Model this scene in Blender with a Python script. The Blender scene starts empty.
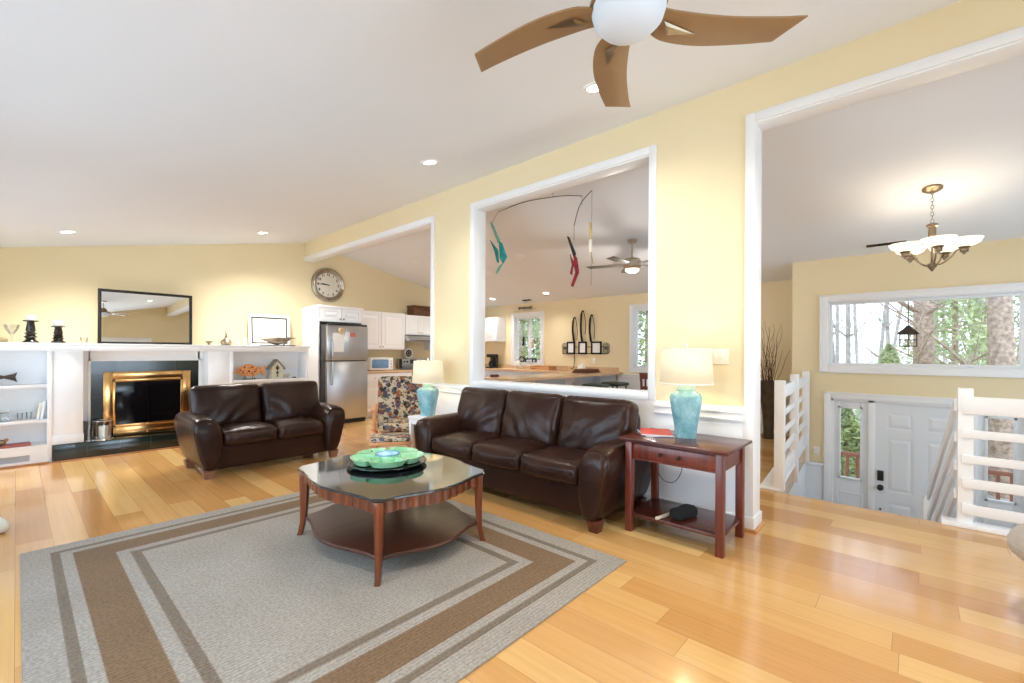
import bpy, bmesh, math, random
from mathutils import Vector, Matrix, noise
R = math.radians
PI = math.pi
random.seed(7)
S = bpy.context.scene
COL = S.collection

# ------------------------------------------------------------------ camera
YAW, ROLL, FPX, HZ = R(42.08), R(.327), 447.6, 352.2
cd = bpy.data.cameras.new('camera'); cam = bpy.data.objects.new('camera', cd); COL.objects.link(cam)
fw = Vector((math.cos(YAW), math.sin(YAW), 0)); rt = Vector((math.sin(YAW), -math.cos(YAW), 0)); up = Vector((0, 0, 1))
r2 = rt*math.cos(ROLL)+up*math.sin(ROLL); u2 = -rt*math.sin(ROLL)+up*math.cos(ROLL)
cam.matrix_world = Matrix(((r2.x, u2.x, -fw.x, 0), (r2.y, u2.y, -fw.y, 0), (r2.z, u2.z, -fw.z, 1.30), (0, 0, 0, 1)))
cd.sensor_width = 36; cd.lens = FPX/1024*36; cd.shift_y = (HZ-341.5)/1024; cd.clip_start = .05; cd.clip_end = 200
S.camera = cam

# ------------------------------------------------------------------ world, light, exposure
W = bpy.data.worlds.new('sky'); S.world = W; W.use_nodes = True
wn = W.node_tree.nodes; wl = W.node_tree.links
bg = wn['Background']; tc = wn.new('ShaderNodeTexCoord'); sx = wn.new('ShaderNodeSeparateXYZ'); cr = wn.new('ShaderNodeValToRGB')
wl.new(tc.outputs['Generated'], sx.inputs[0]); wl.new(sx.outputs['Z'], cr.inputs[0]); wl.new(cr.outputs[0], bg.inputs[0])
cr.color_ramp.elements[0].position = 0; cr.color_ramp.elements[0].color = (.74, .86, 1, 1)
cr.color_ramp.elements[1].position = .6; cr.color_ramp.elements[1].color = (.55, .72, 1, 1)
bg.inputs[1].default_value = 3.2
S.view_settings.view_transform = 'Standard'; S.view_settings.look = 'None'; S.view_settings.gamma = 1
S.view_settings.use_curve_mapping = False; S.view_settings.exposure = 0.15
S.cycles.use_denoising = True; S.cycles.max_bounces = 8; S.cycles.diffuse_bounces = 5; S.cycles.glossy_bounces = 4
S.cycles.transmission_bounces = 6; S.cycles.transparent_max_bounces = 8
S.cycles.caustics_reflective = False; S.cycles.caustics_refractive = False; S.cycles.sample_clamp_indirect = 6

def light(kind, name, loc, energy, color=(1, 1, 1), size=.1, size_y=None, rot=(0, 0, 0), parent=None, **kw):
    l = bpy.data.lights.new(name, kind); l.energy = energy; l.color = color
    if kind == 'AREA':
        l.size = size
        if size_y: l.shape = 'RECTANGLE'; l.size_y = size_y
    elif kind != 'SUN': l.shadow_soft_size = size
    for k, v in kw.items(): setattr(l, k, v)
    o = bpy.data.objects.new(name, l); COL.objects.link(o); o.location = loc; o.rotation_euler = rot
    if parent: o.parent = parent
    return o
SKYC = (.64, .83, 1)
# daylight lamps, added unseen outside invented windows to brighten the room
light('AREA', 'daylight_fill', (-1.08, 5.9, 1.2), 32, SKYC, 1.7, 2.6, (0, R(-92), 0))
light('AREA', 'daylight_fill', (-1.08, 2.6, 1.2), 68, SKYC, 1.7, 3.0, (0, R(-92), 0))
light('AREA', 'daylight_fill', (1.4, -3.5, 1.3), 130, SKYC, 3.4, 1.5, (R(102), 0, 0))
light('AREA', 'daylight_fill', (5.8, -3.5, .9), 55, SKYC, 2.2, 1.8, (R(97), 0, 0))

# ------------------------------------------------------------------ materials
def srgb(r, g, b):
    f = lambda c: ((c/255+.055)/1.055)**2.4 if c > 10 else c/255/12.92
    return (f(r), f(g), f(b), 1)
class NT:
    def __init__(s, name):
        s.m = bpy.data.materials.new(name); s.m.use_nodes = True; s.t = s.m.node_tree
        s.p = s.t.nodes['Principled BSDF']; s.out = s.t.nodes['Material Output']
    def n(s, kind, **kw):
        x = s.t.nodes.new('ShaderNode'+kind)
        for k, v in kw.items():
            if k.startswith('i_'): x.inputs[k[2:].replace('_', ' ')].default_value = v
            else: setattr(x, k, v)
        return x
    def l(s, a, b): s.t.links.new(a, b)
    def coord(s, scale=(1, 1, 1), rot=(0, 0, 0)):
        t = s.n('TexCoord'); m = s.n('Mapping'); m.inputs['Scale'].default_value = scale; m.inputs['Rotation'].default_value = rot
        s.l(t.outputs['Object'], m.inputs[0]); return m.outputs[0]
    def ramp(s, fac, stops):
        r = s.n('ValToRGB'); e = r.color_ramp.elements
        while len(e) < len(stops): e.new(.5)
        for i, (p, c) in enumerate(stops): e[i].position = p; e[i].color = c
        s.l(fac, r.inputs[0]); return r.outputs[0]
    def bump(s, fac, strength=.3, dist=.01):
        b = s.n('Bump'); b.inputs['Strength'].default_value = strength; b.inputs['Distance'].default_value = dist
        s.l(fac, b.inputs['Height']); s.l(b.outputs[0], s.p.inputs['Normal'])
def mat(name, col, rough=.5, metal=0, nscale=0, namt=.06, bump=0, bscale=None, coat=0, spec=None, sheen=0, emit=None, estr=0):
    k = NT(name); p = k.p
    if len(col) == 3: col = (*col, 1)
    p.inputs['Base Color'].default_value = col; p.inputs['Roughness'].default_value = rough; p.inputs['Metallic'].default_value = metal
    if coat: p.inputs['Coat Weight'].default_value = coat; p.inputs['Coat Roughness'].default_value = .08
    if spec is not None: p.inputs['Specular IOR Level'].default_value = spec
    if sheen: p.inputs['Sheen Weight'].default_value = sheen
    if emit: p.inputs['Emission Color'].default_value = (*emit[:3], 1); p.inputs['Emission Strength'].default_value = estr
    if nscale:
        nz = k.n('TexNoise'); nz.inputs['Scale'].default_value = nscale; nz.inputs['Detail'].default_value = 4
        k.l(k.coord(), nz.inputs['Vector'])
        a = tuple(max(0, c*(1-namt)) for c in col[:3])+(1,); b = tuple(min(1, c*(1+namt)) for c in col[:3])+(1,)
        k.l(k.ramp(nz.outputs['Fac'], [(.3, a), (.7, b)]), p.inputs['Base Color'])
    if bump:
        nz = k.n('TexNoise'); nz.inputs['Scale'].default_value = bscale or 60; nz.inputs['Detail'].default_value = 5
        k.l(k.coord(), nz.inputs['Vector']); k.bump(nz.outputs['Fac'], bump)
    return k.m
def wood(name, c1, c2, axis=1, rough=.3, scale=1., coat=0):
    k = NT(name); sc = [30*scale]*3; sc[axis] = 1.6*scale
    nz = k.n('TexNoise'); nz.inputs['Scale'].default_value = 1; nz.inputs['Detail'].default_value = 6; nz.inputs['Distortion'].default_value = .6
    k.l(k.coord(sc), nz.inputs['Vector']); k.l(k.ramp(nz.outputs['Fac'], [(.28, c1), (.72, c2)]), k.p.inputs['Base Color'])
    k.p.inputs['Roughness'].default_value = rough
    if coat: k.p.inputs['Coat Weight'].default_value = coat; k.p.inputs['Coat Roughness'].default_value = .1
    k.bump(nz.outputs['Fac'], .06, .002); return k.m
M = {}
M['wall'] = mat('yellow wall paint', srgb(234, 217, 178), .75, nscale=1.5, namt=.015, bump=.02, bscale=250)
M['white'] = mat('white trim paint', srgb(240, 240, 240), .38, nscale=2, namt=.01)
M['ceil'] = mat('white ceiling paint', srgb(234, 237, 242), .85, nscale=1.2, namt=.01, bump=.03, bscale=200)
M['cab'] = mat('white cabinet lacquer', srgb(242, 242, 243), .32, nscale=2, namt=.01)
M['foyer'] = mat('white wainscot paint', srgb(228, 230, 232), .45, nscale=2, namt=.01)
M['black'] = mat('black plastic', (.012, .012, .013), .3, nscale=5, namt=.1)
M['iron'] = mat('dark wrought iron', (.02, .017, .014), .5, .6, nscale=30, namt=.2)
M['dark'] = mat('dark turned wood', (.02, .014, .01), .22, nscale=25, namt=.5)
M['steel'] = mat('brushed stainless steel', (.50, .50, .51), .28, 1, nscale=3, namt=.06)
M['chrome'] = mat('chrome', (.8, .8, .8), .12, 1, nscale=3, namt=.02)
M['nickel'] = mat('brushed nickel', (.52, .45, .37), .3, 1, nscale=8, namt=.08)
M['brass'] = mat('polished brass', (.62, .36, .14), .2, 1, nscale=14, namt=.12)
M['glassblack'] = mat('black fireplace glass', (.004, .004, .005), .06, nscale=3, namt=.1)
M['cream'] = mat('cream wax', srgb(245, 238, 220), .5, nscale=10, namt=.03)
M['candle'] = mat('white candle wax', srgb(243, 241, 230), .45, nscale=10, namt=.02)
M['counter'] = mat('tan laminate worktop', srgb(214, 180, 142), .22, nscale=60, namt=.14)
M['wicker'] = mat('brown wicker', srgb(110, 70, 45), .7, nscale=60, namt=.5, bump=.8, bscale=90)
M['paper'] = mat('white paper', srgb(238, 238, 236), .7, nscale=10, namt=.02)
M['red'] = mat('red print', srgb(205, 70, 55), .5, nscale=20, namt=.1)
M['orange'] = mat('painted orange clay', srgb(226, 150, 90), .5, nscale=40, namt=.4)
M['greenseat'] = mat('dark green seat', (.012, .03, .022), .4, nscale=20, namt=.3)
M['gray'] = mat('taupe upholstery', srgb(168, 158, 146), .85, nscale=40, namt=.08, bump=.3, bscale=300, sheen=.3)
M['redwood'] = wood('red stained wood', (.060, .010, .007, 1), (.22, .042, .022, 1), 2, .34, coat=.08)
M['mahog'] = wood('dark mahogany', (.035, .008, .006, 1), (.12, .026, .016, 1), 1, .24, coat=.12)
M['tableleg'] = wood('polished red mahogany', (.055, .012, .005, 1), (.22, .055, .016, 1), 2, .3, coat=.15)
M['tableshelf'] = wood('dark polished mahogany', (.030, .009, .005, 1), (.08, .024, .012, 1), 0, .28, coat=.1)
M['walnut'] = wood('pinkish brown wood', (.16, .07, .045, 1), (.27, .13, .085, 1), 0, .4)
M['oak'] = wood('honey oak', (.50, .21, .075, 1), (.68, .33, .14, 1), 0, .38)
M['cherry'] = wood('cherry wood', (.10, .025, .012, 1), (.2, .05, .025, 1), 2, .35)
M['tabletop'] = mat('black glass table top', (.012, .016, .017), .035, nscale=4, namt=.3, coat=1)
M['tray'] = mat('black lacquer', (.006, .006, .007), .15, nscale=4, namt=.3)
M['teal'] = None
def glass(name, col=(1, 1, 1), rough=0, thin=True, alpha=.12):
    k = NT(name); k.t.nodes.remove(k.p)
    t = k.n('BsdfTransparent'); g = k.n('BsdfGlossy'); mx = k.n('MixShader'); lw = k.n('LayerWeight')
    t.inputs[0].default_value = (*col, 1); g.inputs['Roughness'].default_value = rough; lw.inputs[0].default_value = .35
    mp = k.n('MapRange'); mp.inputs[3].default_value = alpha*.15; mp.inputs[4].default_value = .5
    k.l(lw.outputs['Fresnel'], mp.inputs[0]); k.l(mp.outputs[0], mx.inputs[0]); k.l(t.outputs[0], mx.inputs[1]); k.l(g.outputs[0], mx.inputs[2])
    k.l(mx.outputs[0], k.out.inputs[0]); return k.m
M['glass'] = glass('window glass'); M['clearglass'] = glass('clear glassware', (.95, .965, .965), alpha=.25)
M['mirror'] = mat('mirror silver', (.88, .9, .9), .01, 1, nscale=1, namt=.003)
def emis(name, col, s):
    k = NT(name); k.p.inputs['Base Color'].default_value = (*col, 1); k.p.inputs['Emission Color'].default_value = (*col, 1); k.p.inputs['Emission Strength'].default_value = s
    nz = k.n('TexNoise'); nz.inputs['Scale'].default_value = 6; k.l(k.coord(), nz.inputs['Vector'])
    k.l(k.ramp(nz.outputs['Fac'], [(.3, tuple(c*.97 for c in col)+(1,)), (.7, (*col, 1))]), k.p.inputs['Emission Color']); return k.m
M['lamp_on'] = emis('lit downlight lens', (1, .95, .86), 9)
M['shade_on'] = emis('lit lampshade fabric', (1, .86, .60), .36)
M['bowl_on'] = emis('lit frosted glass', (1, .86, .64), 1.15)
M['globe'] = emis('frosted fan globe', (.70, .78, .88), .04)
M['globe_on'] = emis('lit fan bowl', (1, .95, .85), 1.2)

def floor_mat():
    k = NT('honey plank floor'); t = k.n('TexCoord'); s = k.n('SeparateXYZ'); c = k.n('CombineXYZ')
    k.l(t.outputs['Object'], s.inputs[0]); k.l(s.outputs['Y'], c.inputs['X']); k.l(s.outputs['X'], c.inputs['Y'])
    rw = k.n('Math'); rw.operation = 'DIVIDE'; rw.inputs[1].default_value = .172; k.l(s.outputs['X'], rw.inputs[0]); fl = k.n('Math'); fl.operation = 'FLOOR'; k.l(rw.outputs[0], fl.inputs[0])
    wn_ = k.n('TexWhiteNoise'); wn_.noise_dimensions = '1D'; k.l(fl.outputs[0], wn_.inputs['W']); sh = k.n('Math'); sh.operation = 'MULTIPLY_ADD'; sh.inputs[1].default_value = 7; k.l(wn_.outputs['Value'], sh.inputs[0]); k.l(s.outputs['Y'], sh.inputs[2]); k.l(sh.outputs[0], c.inputs['X'])
    b = k.n('TexBrick'); b.offset = 0; b.offset_frequency = 1; b.squash = 1
    for n_, v in (('Scale', 1), ('Mortar Size', .0012), ('Mortar Smooth', 0), ('Brick Width', 1.7), ('Row Height', .172), ('Bias', 0)): b.inputs[n_].default_value = v
    b.inputs['Color1'].default_value = (0, 0, 0, 1); b.inputs['Color2'].default_value = (1, 1, 1, 1); b.inputs['Mortar'].default_value = (.5, .5, .5, 1)
    k.l(c.outputs[0], b.inputs['Vector'])
    m1 = k.n('Mapping'); m1.inputs['Scale'].default_value = (1.2, 40, 1); k.l(c.outputs[0], m1.inputs[0])
    nz = k.n('TexNoise'); nz.inputs['Scale'].default_value = 1; nz.inputs['Detail'].default_value = 5; nz.inputs['Distortion'].default_value = .4; k.l(m1.outputs[0], nz.inputs['Vector'])
    big = k.n('TexNoise'); big.inputs['Scale'].default_value = 1.3; k.l(c.outputs[0], big.inputs['Vector'])
    base = k.ramp(b.outputs['Color'], [(0, (.55, .27, .085, 1)), (.5, (.65, .36, .125, 1)), (1, (.76, .49, .195, 1))])
    g = k.ramp(nz.outputs['Fac'], [(.25, (.80, .76, .70, 1)), (.7, (1.0, 1.0, 1.0, 1))])
    g2 = k.ramp(big.outputs['Fac'], [(.3, (.92, .88, .84, 1)), (.7, (1.0, 1.0, 1.0, 1))])
    mx = k.n('MixRGB'); mx.blend_type = 'MULTIPLY'; mx.inputs[0].default_value = .6; k.l(base, mx.inputs[1]); k.l(g, mx.inputs[2])
    mx2 = k.n('MixRGB'); mx2.blend_type = 'MULTIPLY'; mx2.inputs[0].default_value = .8; k.l(mx.outputs[0], mx2.inputs[1]); k.l(g2, mx2.inputs[2])
    mo = k.n('MixRGB'); mo.inputs[2].default_value = (.34, .16, .06, 1); k.l(mx2.outputs[0], mo.inputs[1]); k.l(b.outputs['Fac'], mo.inputs[0])
    k.l(mo.outputs[0], k.p.inputs['Base Color']); k.p.inputs['Roughness'].default_value = .17
    k.p.inputs['Coat Weight'].default_value = .35; k.p.inputs['Coat Roughness'].default_value = .06
    mm = k.n('Math'); mm.operation = 'MULTIPLY_ADD'; mm.inputs[1].default_value = -1; mm.inputs[2].default_value = 1; k.l(b.outputs['Fac'], mm.inputs[0])
    k.bump(mm.outputs[0], .12, .001); return k.m
M['floor'] = floor_mat()

def leather():
    k = NT('dark brown leather'); co = k.coord()
    n1 = k.n('TexNoise'); n1.inputs['Scale'].default_value = 3.5; n1.inputs['Detail'].default_value = 6; k.l(co, n1.inputs['Vector'])
    k.l(k.ramp(n1.outputs['Fac'], [(.3, (.016, .0062, .0042, 1)), (.75, (.038, .0145, .0092, 1))]), k.p.inputs['Base Color'])
    n2 = k.n('TexNoise'); n2.inputs['Scale'].default_value = 9; n2.inputs['Detail'].default_value = 3; n2.inputs['Distortion'].default_value = 1.2; k.l(co, n2.inputs['Vector'])
    v = k.n('TexVoronoi'); v.inputs['Scale'].default_value = 260; k.l(co, v.inputs['Vector'])
    a = k.n('Math'); a.operation = 'MULTIPLY_ADD'; a.inputs[1].default_value = .03; k.l(v.outputs['Distance'], a.inputs[0]); k.l(n2.outputs['Fac'], a.inputs[2])
    k.bump(a.outputs[0], .22, .02); k.p.inputs['Roughness'].default_value = .28
    k.p.inputs['Specular IOR Level'].default_value = .24; return k.m
M['leather'] = leather()

def rug_mat(w, l):
    # w along local x, l along local y, centred; bands by distance from the edge
    k = NT('woven rug'); t = k.n('TexCoord'); s = k.n('SeparateXYZ'); k.l(t.outputs['Object'], s.inputs[0])
    def edge(o, half):
        a = k.n('Math'); a.operation = 'ABSOLUTE'; k.l(s.outputs[o], a.inputs[0])
        b = k.n('Math'); b.operation = 'SUBTRACT'; b.inputs[0].default_value = half; k.l(a.outputs[0], b.inputs[1]); return b.outputs[0]
    mn = k.n('Math'); mn.operation = 'MINIMUM'; k.l(edge('X', w/2), mn.inputs[0]); k.l(edge('Y', l/2), mn.inputs[1])
    g = srgb(168, 160, 149); b = srgb(128, 102, 74); d = srgb(126, 112, 96)
    ra = k.ramp(mn.outputs[0], [(0, g), (.125, g), (.13, d), (.168, d), (.172, g), (.222, g), (.226, b), (.408, b), (.412, g), (.47, g), (.475, d), (.52, d), (.524, g)][:13])
    r = k.t.nodes[-1]; r.color_ramp.interpolation = 'LINEAR'
    wv = k.n('TexWave'); wv.wave_type = 'BANDS'; wv.bands_direction = 'Y'; wv.inputs['Scale'].default_value = 16; wv.inputs['Distortion'].default_value = .6; wv.inputs['Detail'].default_value = 2
    k.l(t.outputs['Object'], wv.inputs['Vector'])
    nz = k.n('TexNoise'); nz.inputs['Scale'].default_value = 75; nz.inputs['Detail'].default_value = 5; k.l(t.outputs['Object'], nz.inputs['Vector'])
    n2 = k.n('TexNoise'); n2.inputs['Scale'].default_value = 2.2; n2.inputs['Detail'].default_value = 5; k.l(t.outputs['Object'], n2.inputs['Vector'])
    c1 = k.ramp(wv.outputs['Fac'], [(0, (.82, .82, .82, 1)), (1, (1, 1, 1, 1))]); c2 = k.ramp(nz.outputs['Fac'], [(.38, (.55, .53, .5, 1)), (.6, (1, 1, 1, 1))]); c3 = k.ramp(n2.outputs['Fac'], [(.35, (.88, .86, .84, 1)), (.6, (1, 1, 1, 1))])
    cur = ra
    for cc, f in ((c1, .9), (c2, .6), (c3, .7)):
        mx = k.n('MixRGB'); mx.blend_type = 'MULTIPLY'; mx.inputs[0].default_value = f; k.l(cur, mx.inputs[1]); k.l(cc, mx.inputs[2]); cur = mx.outputs[0]
    k.l(cur, k.p.inputs['Base Color']); k.p.inputs['Roughness'].default_value = .95
    k.bump(wv.outputs['Fac'], .5, .004); return k.m

def teal_mat():
    k = NT('crackled teal ceramic'); co = k.coord((1, 1, .8))
    v = k.n('TexVoronoi'); v.feature = 'DISTANCE_TO_EDGE'; v.inputs['Scale'].default_value = 26; k.l(co, v.inputs['Vector'])
    nz = k.n('TexNoise'); nz.inputs['Scale'].default_value = 9; nz.inputs['Detail'].default_value = 5; k.l(co, nz.inputs['Vector'])
    base = k.ramp(nz.outputs['Fac'], [(.3, srgb(104, 152, 160)), (.55, srgb(140, 184, 190)), (.8, srgb(184, 208, 206))])
    e = k.ramp(v.outputs['Distance'], [(0, (.62, .75, .75, 1)), (.08, (1, 1, 1, 1))])
    mx = k.n('MixRGB'); mx.blend_type = 'MULTIPLY'; mx.inputs[0].default_value = .6; k.l(base, mx.inputs[1]); k.l(e, mx.inputs[2])
    k.l(mx.outputs[0], k.p.inputs['Base Color']); k.p.inputs['Roughness'].default_value = .25; k.bump(v.outputs['Distance'], .3, .01); return k.m
M['teal'] = teal_mat()

def floral():
    k = NT('floral tapestry'); co = k.coord(); cur = None
    base = srgb(186, 170, 144)
    prev = k.n('RGB'); prev.outputs[0].default_value = base; cur = prev.outputs[0]
    for sc, off, thr, cols in ((11, 0, .40, [srgb(40, 44, 40), srgb(60, 52, 42)]), (9, 3.1, .36, [srgb(128, 70, 48), srgb(150, 90, 62)]), (12, 6.7, .34, [srgb(78, 92, 112), srgb(64, 78, 92)]), (17, 9.2, .34, [srgb(92, 62, 88), srgb(70, 84, 58)]), (21, 12.5, .30, [srgb(26, 28, 26), srgb(168, 118, 70)])):
        mp = k.n('Mapping'); mp.inputs['Location'].default_value = (off, off*.7, off*1.3); k.l(co, mp.inputs[0])
        nz = k.n('TexNoise'); nz.inputs['Scale'].default_value = 22; k.l(mp.outputs[0], nz.inputs['Vector'])
        ad = k.n('MixRGB'); ad.inputs[0].default_value = .08; k.l(mp.outputs[0], ad.inputs[1]); k.l(nz.outputs['Color'], ad.inputs[2])
        v = k.n('TexVoronoi'); v.inputs['Scale'].default_value = sc; k.l(ad.outputs[0], v.inputs['Vector'])
        f = k.ramp(v.outputs['Distance'], [(thr-.03, (1, 1, 1, 1)), (thr+.01, (0, 0, 0, 1))])
        c = k.ramp(v.outputs['Color'], [(.3, cols[0]), (.7, cols[1])])
        mx = k.n('MixRGB'); k.l(f, mx.inputs[0]); k.l(cur, mx.inputs[1]); k.l(c, mx.inputs[2]); cur = mx.outputs[0]
    k.l(cur, k.p.inputs['Base Color']); k.p.inputs['Roughness'].default_value = .9; return k.m
M['floral'] = floral()
def tilemat():
    k = NT('dark green marble tile'); t = k.n('TexCoord'); s = k.n('SeparateXYZ'); c = k.n('CombineXYZ'); k.l(t.outputs['Object'], s.inputs[0])
    ad = k.n('Math'); ad.operation = 'ADD'; k.l(s.outputs['Y'], ad.inputs[0]); k.l(s.outputs['Z'], ad.inputs[1])
    k.l(s.outputs['X'], c.inputs['X']); k.l(ad.outputs[0], c.inputs['Y'])
    b = k.n('TexBrick'); b.offset = 0; b.inputs['Scale'].default_value = 1; b.inputs['Mortar Size'].default_value = .0025; b.inputs['Brick Width'].default_value = .3; b.inputs['Row Height'].default_value = .3
    b.inputs['Color1'].default_value = (.007, .013, .011, 1); b.inputs['Color2'].default_value = (.012, .020, .017, 1); b.inputs['Mortar'].default_value = (.045, .05, .045, 1); k.l(c.outputs[0], b.inputs['Vector'])
    k.l(b.outputs['Color'], k.p.inputs['Base Color']); k.p.inputs['Roughness'].default_value = .16; k.p.inputs['Coat Weight'].default_value = .1; return k.m
M['tile'] = tilemat()
def bead():
    k = NT('white beadboard'); t = k.n('TexCoord'); s = k.n('SeparateXYZ'); k.l(t.outputs['Object'], s.inputs[0])
    a = k.n('Math'); a.operation = 'ADD'; k.l(s.outputs['X'], a.inputs[0]); k.l(s.outputs['Y'], a.inputs[1])
    m = k.n('Math'); m.operation = 'FRACT'; mu = k.n('Math'); mu.operation = 'MULTIPLY'; mu.inputs[1].default_value = 24; k.l(a.outputs[0], mu.inputs[0]); k.l(mu.outputs[0], m.inputs[0])
    r = k.ramp(m.outputs[0], [(0, (0, 0, 0, 1)), (.08, (1, 1, 1, 1)), (.92, (1, 1, 1, 1)), (1, (0, 0, 0, 1))])
    k.p.inputs['Base Color'].default_value = srgb(236, 237, 240); k.p.inputs['Roughness'].default_value = .4; k.bump(r, .25, .003); return k.m
M['bead'] = bead()
M['green1'] = mat('pale green glaze', srgb(150, 208, 160), .2, nscale=22, namt=.25, coat=.5)
def dotted():
    k = NT('pale green dotted glaze'); v = k.n('TexVoronoi'); v.inputs['Scale'].default_value = 16; k.l(k.coord((1, 1, 1)), v.inputs['Vector'])
    nz = k.n('TexNoise'); nz.inputs['Scale'].default_value = 14; k.l(k.coord(), nz.inputs['Vector'])
    a = k.ramp(nz.outputs['Fac'], [(.35, srgb(132, 196, 146)), (.7, srgb(176, 220, 180))]); f = k.ramp(v.outputs['Distance'], [(.10, (1, 1, 1, 1)), (.14, (0, 0, 0, 1))])
    mx = k.n('MixRGB'); k.l(f, mx.inputs[0]); k.l(a, mx.inputs[1]); mx.inputs[2].default_value = srgb(40, 70, 50); k.l(mx.outputs[0], k.p.inputs['Base Color']); k.p.inputs['Roughness'].default_value = .22; k.p.inputs['Coat Weight'].default_value = .3; return k.m
M['green1'] = dotted()
M['green2'] = mat('green glaze rim', srgb(96, 176, 128), .2, nscale=12, namt=.1, coat=.5)
M['bluebowl'] = mat('blue glazed dip bowl', srgb(165, 205, 220), .2, nscale=25, namt=.25, coat=.5)
M['bark'] = mat('tree bark', srgb(176, 154, 134), .9, nscale=14, namt=.45, bump=1, bscale=24)
M['bark2'] = mat('pale tree bark', srgb(190, 182, 172), .9, nscale=9, namt=.3, bump=.6, bscale=20)
M['leaf'] = mat('green leaf', srgb(158, 170, 112), .7, nscale=2, namt=.4)
M['leaf2'] = mat('light green needle', srgb(188, 198, 146), .7, nscale=2, namt=.3)
M['ground'] = mat('leaf litter ground', srgb(176, 160, 140), .95, nscale=3, namt=.25)
M['bladewood'] = mat('matte brown fan blade', srgb(150, 118, 82), .38, nscale=5, namt=.06)
M['darkblade'] = mat('dark grey fan blade', srgb(84, 78, 74), .4, nscale=5, namt=.06)
M['dkrail'] = mat('painted porch rail', srgb(150, 96, 76), .7, nscale=6, namt=.1)
M['clockface'] = mat('cream clock face', srgb(226, 218, 202), .5, nscale=20, namt=.05)
M['bronze'] = mat('antique bronze', (.30, .235, .16), .32, .9, nscale=14, namt=.3)
M['slate'] = mat('dark slate blue paint', srgb(150, 158, 168), .5, nscale=4, namt=.05)
M['rattan'] = mat('curly willow', srgb(92, 58, 40), .7, nscale=14, namt=.4)
M['vaseg'] = mat('dark glazed vase', srgb(66, 56, 40), .3, nscale=8, namt=.5)
M['sky_art'] = mat('pale print', srgb(232, 222, 212), .4, nscale=3, namt=.06)
M['birdhouse'] = mat('weathered cream paint', srgb(206, 200, 178), .8, nscale=30, namt=.12)
M['roofgrey'] = mat('weathered grey roof', srgb(140, 132, 118), .8, nscale=30, namt=.2)
M['bluegrey'] = mat('pale blue grey panel', srgb(196, 204, 214), .5, nscale=3, namt=.02)
M['redgl'] = mat('red stained glass', srgb(128, 26, 40), .2, nscale=20, namt=.3); M['tealgl'] = mat('teal stained glass', srgb(40, 160, 170), .2, nscale=20, namt=.3)
M['aquagl'] = mat('pale aqua glass', srgb(140, 205, 200), .2, nscale=20, namt=.2); M['ambergl'] = mat('amber stained glass', srgb(200, 170, 110), .2, nscale=20, namt=.2)

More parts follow.
